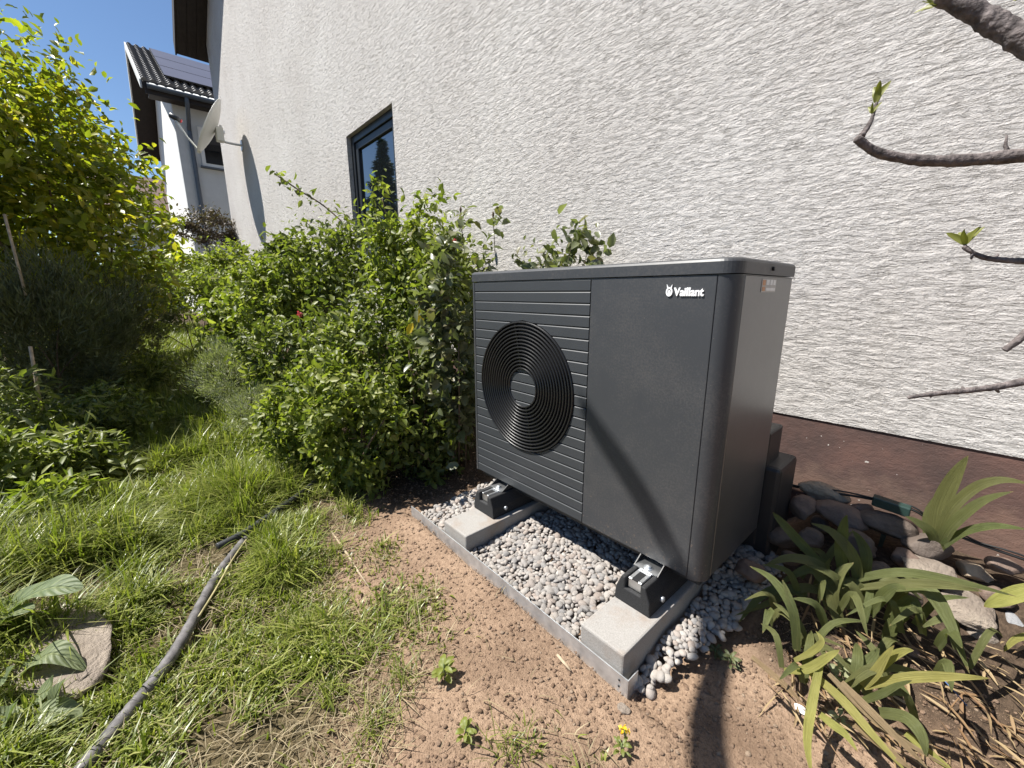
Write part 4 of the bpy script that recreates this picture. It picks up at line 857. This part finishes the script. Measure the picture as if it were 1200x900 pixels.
# ------------------------------------------------------------------ grass
def blades(P, h, w, lean, segs=3, head=None):
    n = len(P); a = rng.uniform(0, 6.283, n) if head is None else head + rng.normal(0, 0.9, n); d = np.stack([np.cos(a), np.sin(a), np.zeros(n)], 1); b = np.stack([-np.sin(a), np.cos(a), np.zeros(n)], 1)
    rows = []
    for k in range(segs + 1):
        t = k / segs; p = P + d * (lean * h * t ** 1.8)[:, None] + np.array([0, 0, 1]) * (h * (t - 0.35 * np.minimum(lean, 1.4) * t * t))[:, None]
        ww = (w * (1 - 0.85 * t ** 1.5))[:, None]
        if k < segs: rows += [p - b * ww, p + b * ww]
        else: rows.append(p)
    V = np.stack(rows, 1); m = V.shape[1]; f = []
    for k in range(segs - 1): f += [[2 * k, 2 * k + 1, 2 * k + 3], [2 * k, 2 * k + 3, 2 * k + 2]]
    f.append([2 * segs - 2, 2 * segs - 1, 2 * segs]); f = np.array(f)
    return V.reshape(-1, 3), (f[None] + (np.arange(n) * m)[:, None, None]).reshape(-1, 3)
def in_view(x, y, z, mg=60):
    fw = ray(600, 450); d = np.stack([x, y, z], -1) - CAM; cy, sy = math.cos(YAW), math.sin(YAW); r = np.array([cy, sy, 0]); up = np.cross(r, fw)
    de = d @ fw; u = 600 + FPX * (d @ r) / np.maximum(de, .01); v = 450 - FPX * (d @ up) / np.maximum(de, .01)
    return (de > 0.1) & (u > -mg - 220) & (u < 1260) & (v < 1350)
def grass_points(n, box_, dens):
    x0, x1, y0, y1 = box_; out = []; c = 0
    while c < n:
        x = rng.uniform(x0, x1, 60000); y = rng.uniform(y0, y1, 60000); z = gz(x, y)
        keep = (rng.uniform(0, 1, 60000) < dens(x, y)) & in_view(x, y, z); q = np.stack([x, y, z], 1)[keep]; out.append(q); c += len(q)
    return np.concatenate(out)[:n]
def tuft(x, y): return np.clip(0.5 + 0.6 * wob(x * 1.0 + 2, y, 10) + 0.45 * wob(x, y + 5, 26), 0.02, 1.3)
def dlawn(x, y): return lawn_mask(x, y) ** 0.8 * tuft(x, y) * np.clip(1.5 / np.hypot(x - CAM[0], y - CAM[1]), 0.15, 1) * (~bed_mask(x, y))
P = grass_points(94000, (-3.6, 1.1, -3.0, -1.05), dlawn); n = len(P)
tall = (0.62 + 0.9 * sstep(0.3, -0.8, P[:, 0])) * (0.8 + 0.6 * wob(P[:, 0], P[:, 1], 7) + 0.35 * wob(P[:, 0] + 2, P[:, 1], 24))
hose_px = [at_z(u_, v_, -.18) for u_, v_ in ((258, 634), (285, 622), (315, 606), (338, 595), (275, 655), (250, 690))]
near_h = np.min([np.hypot(P[:, 0] - q[0] - .04, P[:, 1] - q[1] + .03) for q in hose_px], 0)
h = (0.35 + 0.65 * sstep(.07, .2, near_h)) * np.clip(rng.normal(0.075, 0.028, n), 0.025, 0.2) * np.clip(tall, 0.4, 2.1) * (0.55 + 0.6 * lawn_mask(P[:, 0], P[:, 1]))
V, F = blades(P, h, rng.uniform(0.0014, 0.0046, n) * (1 + 0.4 * (P[:, 0] < -1)), np.abs(rng.normal(0.70, 0.5, n)), 3, 1.6 * wob(P[:, 0], P[:, 1], 8) + rng.normal(0, 1.3, n))
tag(link('grass', np_mesh('grass', V, F), M['grass']), 'uneven sunlit lawn grass left of the bare soil', 'grass', kind='stuff')
P = grass_points(26000, (-12.0, -3.0, -3.4, -0.9), lambda x, y: tuft(x, y) * np.clip(4.0 / np.hypot(x - CAM[0], y - CAM[1]), 0.3, 1)); n = len(P)
V, F = blades(P, np.clip(rng.normal(0.13, 0.05, n), 0.05, 0.3), rng.uniform(0.003, 0.006, n), np.abs(rng.normal(0.6, 0.4, n)))
tag(link('path_grass', np_mesh('path_grass', V, F), M['grass']), 'grass along the shaded path towards the neighbour house', 'grass', kind='stuff')
def dstraw(x, y): l = lawn_mask(x, y); return np.clip((0.10 + 4 * l * (1 - l) * 0.9 + 0.35 * l) * (0.35 + 0.6 * tuft(x + 4, y)), 0, 1) * (~pit_mask(x, y)) * (x < 1.1) * np.clip(1.3 - 0.3 * np.hypot(x - CAM[0], y - CAM[1]), 0.1, 1) * (0.12 + 0.88 * (l > 0.05))
P = grass_points(8000, (-2.0, 1.1, -3.0, -1.15), dstraw); n = len(P)
V, F = blades(P + np.array([0, 0, 0.004]), np.clip(rng.normal(0.032, 0.014, n), 0.012, 0.075), rng.uniform(0.0008, 0.0018, n), np.abs(rng.normal(1.6, 0.5, n)))
tag(link('dry_grass', np_mesh('dry_grass', V, F), M['straw']), 'dry straw coloured grass thinning out over the soil', 'grass', kind='stuff')

# ------------------------------------------------------------------ plants with leaves one can pick out
def strap(name, pts, w, mat, parent, fold=0.25, seg=5, shape='iris'):
    s = spline(pts, seg); n = len(s); V = []; F = []; cols = (-1, -.55, 0, .55, 1); ph = random.uniform(0, 6.28); tw = random.uniform(-.35, .35); wv = .10 if shape == 'iris' else .22
    for i, p in enumerate(s):
        t = i / (n - 1); tg = (s[min(i + 1, n - 1)] - s[max(i - 1, 0)]).normalized(); toc = ((Vector(CAM) - p).normalized() * .55 - SUN * .6).normalized()
        b = tg.cross(toc)
        if b.length < 0.05: b = tg.cross(Vector((0, 0, 1)))
        b.normalize(); nn = b.cross(tg); a = tw * (t - .3) * 2; b, nn = b * math.cos(a) + nn * math.sin(a), nn * math.cos(a) - b * math.sin(a)
        ww = w * ((min(1, 0.75 + t * 0.8) * (1 - max(0, (t - 0.4) / 0.6) ** 1.9)) if shape == 'iris' else (math.sin(math.pi * min(1, t * 0.93 + 0.07)) ** 0.75) * (1 + .06 * math.sin(t * 17 + ph)))
        ww = max(ww, 0.0005)
        for c in cols: V.append(p + b * ww * c + nn * ww * (fold * abs(c) + (wv * math.sin(t * 9 + ph + c * 1.3) * abs(c))))
    for i in range(n - 1):
        for k in range(4): a = 5 * i + k; F.append((a, a + 1, a + 6, a + 5))
    me = py_mesh(name, V, F, True); ul = me.uv_layers.new(name='UVMap')
    for lp in me.loops: vi = lp.vertex_index; ul.data[lp.index].uv = ((cols[vi % 5] + 1) / 2, (vi // 5) / (n - 1))
    return link(name, me, M[mat] if isinstance(mat, str) else mat, parent)
def iris(base_uvy, label, leaves, group='iris clumps in the stone bed', mat='lf_iris', cat='iris'):
    b = at_y(*base_uvy); root = empty('iris_plant', b, label, cat, group)
    if 'upright' not in label and 'leaf tip' not in label:
        for k in range(22 if 'large shaded' in label else 7):
            a = random.uniform(0, 6.28); L_ = random.uniform(.10, .2); q = Vector(b) + Vector((random.gauss(0, .05), random.gauss(0, .05), -.03)); d = Vector((math.cos(a), math.sin(a), 0))
            strap('leaf', [q, q + d * L_ * .3 + Vector((0, 0, L_ * .55)), q + d * L_ * .8 + Vector((0, 0, L_ * random.uniform(.2, .8)))], random.uniform(.007, .013), 'lf_iris', root)
    for L in leaves:
        w, m = L[0], L[1]; strap('leaf', [at_y(*q) for q in L[2:]], w, m, root)
    return root
I, Y_ = 'lf_iris', 'lf_iris_y'
iris((1095, 640, -0.16), 'upright iris fan with broad sunlit leaves against the brown plinth', [
    (0.022, I, (1094, 645, -.16), (1100, 600, -.16), (1118, 560, -.17), (1134, 535, -.18)),
    (0.016, I, (1096, 645, -.18), (1110, 605, -.2), (1140, 575, -.23), (1172, 564, -.26), (1205, 568, -.28)),
    (0.018, I, (1098, 645, -.18), (1115, 618, -.22), (1150, 590, -.26), (1187, 577, -.30)),
    (0.014, I, (1105, 640, -.2), (1130, 625, -.24), (1165, 618, -.28), (1205, 622, -.30)),
    (0.016, I, (1090, 645, -.14), (1088, 610, -.13), (1100, 585, -.12), (1112, 568, -.12)),
    (0.014, I, (1100, 648, -.18), (1090, 625, -.20), (1072, 612, -.22), (1060, 606, -.24))])
iris((985, 690, -0.50), 'large shaded iris clump with arching leaves beside the heat pump', [
    (0.016, I, (990, 685, -.50), (985, 650, -.50), (988, 620, -.5), (992, 604, -.5)),
    (0.015, I, (1005, 690, -.50), (1000, 655, -.5), (975, 625, -.52), (950, 614, -.54)),
    (0.014, I, (965, 665, -.50), (940, 640, -.52), (915, 612, -.55), (905, 601, -.56)),
    (0.017, I, (985, 700, -.52), (960, 665, -.55), (925, 655, -.6), (895, 664, -.65)),
    (0.014, I, (975, 700, -.52), (940, 690, -.58), (900, 708, -.66), (860, 722, -.72)),
    (0.016, I, (990, 705, -.54), (965, 680, -.56), (945, 668, -.58), (905, 690, -.62)),
    (0.014, I, (1010, 695, -.48), (1015, 655, -.46), (1008, 635, -.44), (998, 622, -.43)),
    (0.015, I, (972, 715, -.54), (965, 690, -.54), (968, 668, -.54), (972, 655, -.54)),
    (0.013, I, (1000, 680, -.5), (1050, 672, -.5), (1110, 680, -.5), (1190, 700, -.5)),
    (0.012, I, (1005, 690, -.52), (1060, 685, -.54), (1110, 687, -.55), (1150, 694, -.56)),
    (0.016, I, (1020, 720, -.55), (1035, 700, -.58), (1050, 690, -.6), (1062, 692, -.62)),
    (0.017, I, (985, 735, -.56), (975, 700, -.56), (985, 672, -.55), (1000, 660, -.54)),
    (0.015, I, (1040, 730, -.48), (1050, 705, -.46), (1060, 690, -.45), (1070, 690, -.45)),
    (0.014, I, (945, 700, -.58), (920, 690, -.62), (890, 700, -.66), (865, 730, -.72))])
iris((930, 740, -0.72), 'iris with two long curved lit leaves right of the pebbles', [
    (0.012, I, (933, 762, -.78), (928, 715, -.78), (905, 680, -.76), (878, 664, -.74)),
    (0.009, I, (932, 762, -.78), (930, 720, -.78), (922, 695, -.77), (916, 680, -.76))])
iris((1090, 740, -0.52), 'iris with one long leaf drooping over the slab stones', [
    (0.017, I, (1050, 690, -.5), (1085, 692, -.52), (1110, 725, -.56), (1135, 790, -.64)),
    (0.016, I, (1062, 720, -.5), (1045, 735, -.5), (1040, 760, -.5), (1048, 772, -.52)),
    (0.015, I, (1048, 735, -.52), (1055, 715, -.52), (1070, 705, -.52), (1080, 735, -.54))])
iris((1010, 800, -0.72), 'cut back yellow green iris with stubby sunlit leaves on the litter', [
    (0.011, Y_, (1012, 805, -.80), (1060, 796, -.80), (1110, 794, -.80), (1160, 796, -.79)),
    (0.011, Y_, (1010, 805, -.80), (1025, 790, -.80), (1037, 772, -.80), (1047, 757, -.80)),
    (0.008, I, (1000, 826, -.82), (1030, 815, -.82), (1050, 805, -.82), (1068, 798, -.82)),
    (0.013, I, (1030, 836, -.84), (1060, 842, -.86), (1078, 862, -.88), (1084, 888, -.9)),
    (0.009, Y_, (1015, 803, -.80), (1040, 775, -.79), (1058, 764, -.79), (1070, 763, -.79))])
iris((960, 790, -0.82), 'withered yellow iris leaves lying fanned over the soil', [
    (0.010, Y_, (945, 785, -.85), (985, 820, -.88), (1020, 860, -.92), (1065, 910, -.98)),
    (0.010, Y_, (960, 780, -.85), (950, 830, -.92), (945, 870, -1.0), (950, 910, -1.06)),
    (0.010, Y_, (918, 787, -.86), (945, 785, -.86), (970, 770, -.85), (983, 762, -.84)),
    (0.009, Y_, (960, 838, -.92), (975, 850, -.94), (990, 862, -.95), (1004, 882, -.97)),
    (0.008, Y_, (930, 775, -.83), (950, 765, -.83), (962, 752, -.82), (955, 740, -.81)),
    (0.008, 'dry_strap', (1000, 850, -.9), (1040, 880, -.94), (1070, 905, -.98)),
    (0.008, 'dry_strap', (985, 800, -.85), (1030, 845, -.88), (1090, 905, -.92)),
    (0.007, 'dry_strap', (970, 790, -.85), (1030, 850, -.88), (1110, 900, -.90)),
    (0.008, Y_, (1060, 860, -.86), (1090, 885, -.88), (1120, 908, -.9)),
    (0.007, 'dry_strap', (880, 770, -.9), (915, 800, -.92), (940, 825, -.94))])
iris((1190, 690, -0.40), 'iris leaf tip reaching in from the right edge', [(0.020, Y_, (1230, 690, -.42), (1195, 697, -.42), (1170, 705, -.42), (1152, 712, -.42)), (0.008, Y_, (1215, 745, -.45), (1190, 750, -.45), (1175, 765, -.46))])
# dry litter round the irises
n = 1050; x = rng.uniform(1.2, 2.45, n); y = rng.uniform(-0.98, -0.35, n); keep = (y < -0.30) & (x > 1.27 + 0.25 * (y < -0.85)); x, y = x[keep], y[keep]; n = len(x)
P = np.stack([x, y, gz(x, y) + rng.uniform(0.004, 0.03, n)], 1); a = rng.normal(-0.6, 0.7, n)
V, F = leaf_set(P, unit(n) * 0.5 + np.array([0, 0, 1]), np.stack([np.cos(a), np.sin(a), rng.normal(0.05, 0.2, n)], 1), rng.uniform(0.03, 0.13, n), rng.uniform(0.004, 0.010, n))
tag(link('leaf_litter', np_mesh('leaf_litter', V, F), M['litter']), 'dry brown leaf litter under the irises', 'litter', kind='stuff')
# weeds and seedlings
def weed(u, v, z, n, L, w, mat, label, h=0.05, spread=0.04, aspect_up=0.5, group='small weeds at the lawn edge', cat='weed', zoff=0.0):
    p = at_z(u, v, z); p[2] = float(gz(p[0], p[1])); root = empty('weed', p, label, cat, group)
    for k in range(n):
        a = 2.4 * k + random.uniform(-.4, .4); hh = h * (0.25 + 0.75 * k / n); rr = spread * (1 - 0.45 * k / n) * random.uniform(.5, 1)
        b = Vector(p) + Vector((math.cos(a) * rr * .25, math.sin(a) * rr * .25, hh)); d = Vector((math.cos(a), math.sin(a), 0))
        strap('leaf', [b, b + d * L * .5 + Vector((0, 0, L * aspect_up * .5)), b + d * L + Vector((0, 0, L * aspect_up * .35))], w * random.uniform(.75, 1.2), mat, root, 0.25, 3, 'broad')
    tube('stem', [Vector(p) - Vector((0, 0, .01)), Vector(p) + Vector((0, 0, h))], 0.002, M['greenstem'], root, 5)
    return root
weed(520, 800, -.21, 12, 0.030, 0.008, 'lf_bright', 'leafy green weed at the lower edge of the bare soil', 0.05)
weed(545, 868, -.21, 10, 0.022, 0.006, 'lf_bright', 'low weed at the bottom edge of the picture', 0.03)
weed(727, 878, -.21, 9, 0.020, 0.004, 'lf_rose', 'tiny weed below the small yellow flower', 0.03)
weed(415, 575, -.20, 16, 0.045, 0.014, 'lf_bright', 'leafy green weed at the top left of the soil patch', 0.12)
weed(433, 572, -.20, 12, 0.04, 0.013, 'lf_bright', 'leafy weed at the foot of the front border bush', 0.10)
weed(450, 690, -.21, 7, 0.024, 0.004, 'lf_rose', 'wispy weed on the soil edge beside the stick', 0.03)
weed(855, 775, -.21, 14, 0.022, 0.004, 'lf_needle', 'grey green weed mat right of the pebbles', 0.04)
weed(838, 760, -.21, 12, 0.02, 0.004, 'lf_needle', 'grey green weed touching the pebbles right of the kerb', 0.03)
weed(990, 770, -.12, 14, 0.022, 0.008, 'lf_silver', 'pale green young columbine between the iris leaves', 0.09)
weed(985, 830, -.17, 8, 0.018, 0.006, 'lf_silver', 'pale green seedling on the withered leaves', 0.03)
for i, (u, v, n, L, h) in enumerate([(35, 560, 16, 0.11, .28), (75, 545, 14, 0.10, .22), (10, 600, 14, 0.10, .22), (110, 520, 14, 0.10, .24), (60, 500, 14, 0.12, .34), (150, 560, 10, 0.09, .15), (5, 520, 14, 0.12, .4)]):
    weed(u, v, -.18, n, L, L * 0.17, 'lf_rose', ['narrow leaved perennial in front of the needle bush', 'narrow leaved perennial right of the short cane', 'lit perennial at the left picture edge', 'shaded perennial beside the path', 'tall shaded perennial under the needle bush', 'small perennial at the edge of the tall grass', 'dark perennial at the left edge under the needle bush'][i], h, 0.10, 0.6, 'perennials in the left bed', 'perennial')
for i, (u, v, d, r_, h_, mt, lab) in enumerate([(20, 545, 2.05, .20, .17, 'lf_bright', 'sunlit leafy perennial at the left edge above the withered leaves'), (85, 535, 2.25, .18, .14, 'lf_rose', 'leafy perennial between the short cane and the tall grass'), (-10, 480, 2.4, .28, .24, 'lf_rose', 'shaded leafy perennial at the left edge under the needle bush'),
        (120, 480, 2.9, .26, .20, 'lf_rose', 'shaded leafy perennial at the edge of the path below the needle bush'), (60, 590, 1.85, .13, .08, 'lf_bright', 'low ground cover plant right of the withered leaves'), (170, 440, 3.9, .26, .2, 'lf_rose', 'low shaded plant beside the path at the foot of the smaller needle bush')]):
    shrub('perennial', tuple(D_(u, v, d)), (r_, r_, h_), 1500, 0.062, mt, lab, 'perennial', 'leafy perennials in the left bed', clumps=28, spread=0.2, stems=4, shell=0.3, aspect=0.32, upness=0.7, sr=0.004, stem_mat='greenstem')
def broad(u, v, z, leaves, label):
    b = at_z(u, v, z); root = empty('broadleaf_plant', b, label, 'plant', 'broad leaved plants at the lower left')
    for w, pts in leaves: strap('leaf', [at_d(*q) for q in pts], w, 'lf_broad_v', root, 0.22, 8, 'broad')
broad(5, 800, -.2, [(0.045, [(-20, 735, 1.25), (20, 705, 1.25), (60, 688, 1.25), (97, 690, 1.25)]), (0.030, [(-20, 745, 1.2), (10, 720, 1.2), (40, 712, 1.2)])], 'broad leaved plant with one long pale leaf at the left edge')
broad(45, 860, -.2, [(0.032, [(20, 790, 1.12), (40, 775, 1.12), (65, 765, 1.12), (100, 785, 1.12)]), (0.028, [(30, 830, 1.05), (45, 815, 1.05), (58, 805, 1.05), (62, 790, 1.05)]), (0.03, [(38, 838, 1.0), (55, 835, 1.0), (80, 840, 1.0), (72, 865, 1.0)]),
    (0.022, [(60, 840, 1.02), (65, 815, 1.02), (75, 795, 1.02)]), (0.024, [(-10, 810, 1.05), (5, 795, 1.05), (15, 780, 1.05)]), (0.028, [(-15, 860, 0.98), (5, 845, .98), (20, 820, .98)]), (0.03, [(-10, 900, .95), (15, 888, .95), (45, 892, .95)]), (0.026, [(20, 870, 1.0), (10, 845, 1.0), (-10, 830, 1.0)])], 'grey green broad leaved plant at the lower left corner')
# withered strap leaves lying at left
wr = empty('withered_plant', at_z(20, 640, -.17), 'withered pale strap leaves lying at the left edge', 'plant')
for q in ([(-20, 640), (20, 635), (60, 622)], [(-20, 655), (15, 650), (50, 636), (80, 640)], [(0, 625), (30, 630), (70, 628)], [(-10, 668), (10, 650), (25, 640)]):
    strap('leaf', [at_z(u, v, -.15) for u, v in q], 0.016, 'dry_strap', wr, 0.2)
# longer grass tufts on the bare soil
TL = ['grass tuft on the soil left of the leafy weed', 'grass tuft just left of the leafy green weed', 'grass tuft at the lawn edge below the weathered stick', 'thin grass tuft nearest the middle of the bare soil', 'wide grass tuft where the lawn meets the soil', 'grass tuft at the bottom edge under the bare soil', 'thick grass tuft near the bottom edge left of the low weed']
for i, (u, v, n) in enumerate([(435, 765, 60), (470, 800, 70), (400, 730, 60), (480, 745, 25), (390, 810, 80), (600, 880, 60), (440, 850, 90)]):
    p = at_z(u, v, -.21); P = np.stack([p[0] + rng.normal(0, .022, n), p[1] + rng.normal(0, .022, n), np.zeros(n)], 1); P[:, 2] = gz(P[:, 0], P[:, 1])
    V, F = blades(P, np.clip(rng.normal(.055, .02, n), .02, .12), rng.uniform(.0009, .0017, n), np.abs(rng.normal(.9, .4, n)))
    r_ = link('grass_tuft', np_mesh('grass_tuft', V, F), M['grass']); tag(r_, TL[i], 'grass tuft', 'grass tufts on the bare soil')

# ------------------------------------------------------------------ hoses, sticks, cable
hp = [at_z(*q, -.186) for q in ((60, 945), (95, 900), (140, 845), (185, 790), (215, 745), (250, 680), (272, 650), (290, 628), (312, 607), (338, 586))]
hs = spline(hp, 14); tag(tube('garden_pipe', hs, [0.0165 + 0.0008 * math.sin(i * 2.2) for i in range(len(hs))], M['hose'], None, 14), 'grey plastic pipe lying across the lawn', 'pipe')
hs = spline([at_z(*q, -.165) for q in ((254, 640), (285, 624), (315, 604), (345, 583), (372, 562))], 20)
tag(tube('ribbed_hose', hs, [0.013 + (0.002 if i % 2 else 0) for i in range(len(hs))], M['hose_black'], None, 12), 'dark ribbed hose end crossing the pipe in the grass', 'hose')
hs = spline([at_z(*q, -.160) for q in ((232, 722), (252, 690), (272, 655), (288, 632))], 8)  # strand added as the pipe's yellowish highlight, not a separate hose
tag(tube('pipe_highlight', hs, 0.0035, M['highlight_yellow'], None, 8), 'thin yellowish strand standing in for a highlight along the grey pipe', 'hose')
for pts, lab in (([(318, 605), (350, 577)], 'pale wooden stick in the grass at the end of the hoses'), ([(388, 622), (432, 688)], 'thin weathered stick along the edge of the bare soil'), ([(652, 768), (668, 785)], 'short straw on the soil before the edging strip'), ([(140, 568), (120, 575)], 'short broken twig in the grass by the left bed')):
    p = [at_z(u, v, -.20) for u, v in pts]; q = []
    for k in range(5):
        t = k / 4; a = p[0] * (1 - t) + p[1] * t; a[2] = float(gz(a[0], a[1])) + .008; q.append(a)
    tag(tube('stick', q, [.004, .005, .005, .004, .002], M['stick'], None, 6), lab, 'stick')
cb = spline([at_y(*q) for q in ((900, 565, -.12), (925, 570, -.11), (975, 578, -.10), (1022, 586, -.10), (1068, 598, -.10), (1095, 615, -.10), (1130, 632, -.09), (1165, 645, -.09), (1215, 662, -.09))], 6)
tag(tube('garden_cable', cb, 0.0045, M['cable'], None, 7), 'black cable running along the plinth through the green marker', 'cable')
cb2 = [p + Vector((0, -.004, .010 + .003 * math.sin(i * .6))) for i, p in enumerate(cb)]
tag(tube('garden_cable', cb2, 0.003, M['cable'], None, 6), 'thinner black cable running just above the main plinth cable', 'cable')
mk = empty('cable_marker', at_y(1045, 610, -.115), 'dark green plastic cable box on a ground spike by the plinth', 'marker')
a, b = Vector(at_y(1023, 584, -.115)), Vector(at_y(1067, 599, -.115)); dv = (b - a); upv = Vector((0, 0, 1)); nv_ = Vector((0, -1, 0)); V = []
for t in (0, 1):
    for hh in (-.017, .017):
        for dd in (0.0, .035): V.append(a + dv * t + upv * hh + nv_ * dd)
bm = bmesh.new(); bv = [bm.verts.new(v) for v in V]
for f in ((0, 1, 3, 2), (4, 6, 7, 5), (0, 4, 5, 1), (2, 3, 7, 6), (0, 2, 6, 4), (1, 5, 7, 3)): bm.faces.new([bv[i] for i in f])
bmesh.ops.recalc_face_normals(bm, faces=bm.faces); bmesh.ops.bevel(bm, geom=bm.edges[:], offset=.004, segments=2, affect='EDGES', profile=.5)
link('marker_box', bm_mesh('marker_box', bm), M['marker'], mk)
pA = at_y(1043, 603, -.135); prism('spike', [(pA[0] - .010, pA[2]), (pA[0] + .010, pA[2]), (pA[0] - .004, pA[2] - .14), (pA[0] - .014, pA[2] - .14)], 'y', -.140, -.132, M['marker'], mk)
tag(tube('twine', spline([at_z(*q, -.10) for q in ((1105, 798), (1118, 812), (1132, 828))], 6), .0012, M['blue'], None, 6), 'short piece of blue twine on the soil at right', 'twine')
p = at_z(941, 812, -.165); p[2] = gz(p[0], p[1]) + .006
tag(stone('plaster_fragment', p, (.016, .012, .006), (.1, .2, .4), 41, M['white_card'], 'small flat white fragment among the withered leaves', 'fragment'), 'small flat white fragment among the withered leaves', 'fragment')

# ------------------------------------------------------------------ trees whose branches reach in
tr = empty('bare_tree', (2.3, -.35, -.1), 'bare young tree reaching in from the right with budding branches', 'tree')
T0 = Vector((2.3, -.35, -.15)); tube('trunk', spline([T0, T0 + Vector((-.03, .02, .8)), T0 + Vector((.02, 0, 1.6)), T0 + Vector((.1, .05, 2.6))], 6), [.05 - .0018 * i for i in range(19)], M['bark'], tr, 10)
def branch(pts, r0, r1, from_z):
    P = [Vector(at_d(*q)) for q in pts]; e = P[-1] + (P[-1] - P[-2]).normalized() * .14; P = P + [e, Vector((2.3, -.35, e.z + from_z))]; s = spline(P, 10); n = len(s)
    rad = [(r0 + (r1 - r0) * (i / n) ** .8) * (1.0 + .05 * math.sin(i * .7) + .04 * math.sin(i * 1.9) + (.09 if i % 9 == 0 else 0)) for i in range(n)]; rad[0] *= .5
    return tube('branch', s, rad, M['bark'], tr, 9)
branch([(1003, 162, .78), (1030, 180, .78), (1080, 189, .76), (1130, 189, .74), (1205, 183, .7)], .0068, .013, .05)
branch([(1098, -4, .62), (1130, 8, .61), (1165, 28, .6), (1210, 52, .58), (1290, 100, .55)], .010, .022, .05)
branch([(1128, 290, .80), (1150, 302, .79), (1175, 306, .78), (1210, 308, .76)], .0035, .007, .05)
branch([(1176, 412, .8), (1190, 402, .79), (1210, 385, .78)], .005, .009, .05)
branch([(1063, 467, .82), (1090, 463, .81), (1130, 459, .8), (1170, 454, .79), (1210, 446, .78)], .003, .009, .05)
tw = tube('twig', spline([at_d(1010, 160, .78), at_d(1018, 148, .78), at_d(1022, 140, .78), at_d(1028, 120, .78)], 5), [.0065, .0055, .005, .005, .005, .0045, .0045, .004, .004, .0035, .0035, .003, .003, .003, .003, .002], M['bark'], tr, 7)
for pts, r_ in (([(1185, 188, .715), (1178, 172, .72), (1180, 160, .72)], .003), ([(1130, 189, .74), (1126, 196, .74)], .004), ([(1080, 189, .76), (1084, 183, .76)], .004), ([(1150, 18, .605), (1146, 30, .61)], .005), ([(1180, 36, .595), (1190, 30, .595)], .005), ([(1140, 297, .795), (1138, 305, .795)], .003), ([(1165, 305, .785), (1170, 299, .785)], .003), ([(1130, 459, .8), (1127, 454, .8)], .003), ([(1165, 455, .79), (1170, 461, .79)], .0035), ([(1092, 463, .81), (1090, 467, .81)], .0025)):
    q = [at_d(*p_) for p_ in pts]; tube('spur', q, [r_ * 1.3] + [r_] * (len(q) - 2) + [r_ * .5], M['bark'], tr, 6)
def buds(u, v, d, n, L, label=None, up=(0, 0, 1)):
    p = Vector(at_d(u, v, d))
    for k in range(n):
        a = 2.4 * k; dd = (Vector((math.cos(a), math.sin(a), 0)) * .55 + Vector(up)).normalized()
        strap('bud_leaf', [p, p + dd * L * .5, p + dd * L + Vector((math.cos(a), math.sin(a), 0)) * L * .2], L * .17, 'lf_bud', tr, .3, 3, 'broad')
buds(1027, 122, .78, 4, .034, up=(0.1, 0, 2.2)); buds(1022, 134, .78, 3, .018); buds(1131, 288, .80, 7, .034, up=(-.2, 0, .8)); buds(1100, 6, .62, 4, .024, up=(-.9, -.3, .1)); buds(1192, 2, .58, 3, .02)
tube('twig', [at_d(1130, 288, .8), at_d(1140, 297, .8), at_d(1150, 302, .79)], [.002, .003, .0035], M['bark'], tr, 6)
# tree standing behind the viewer: its leaning limb throws the soft stripe across the front panel and the soil
t2 = empty('garden_tree', (1.9, -4.2, -.2), 'garden tree standing behind the viewpoint with a limb overhead', 'tree')
sA = Vector((0.69, -0.85, 0.387)) - Vector((.43, .45, -1)) * 3.0; sC = Vector((1.01, -0.85, 0.035)) - Vector((.43, .45, -1)) * 2.7; sF = Vector((1.27, -1.15, -.22)) - Vector((.43, .45, -1)) * 2.4
tube('trunk', spline([(1.9, -4.2, -.3), (1.85, -4.15, .6), (1.6, -3.6, 1.3)], 6), [.10 - .003 * i for i in range(13)], M['bark'], t2, 10)
tube('limb', spline([(1.6, -3.6, 1.3), (.9, -2.6, 1.75), sF, sC, sA, sA + (sA - sC) * .15], 8), [.055 - .0009 * i for i in range(41)], M['bark'], t2, 9)
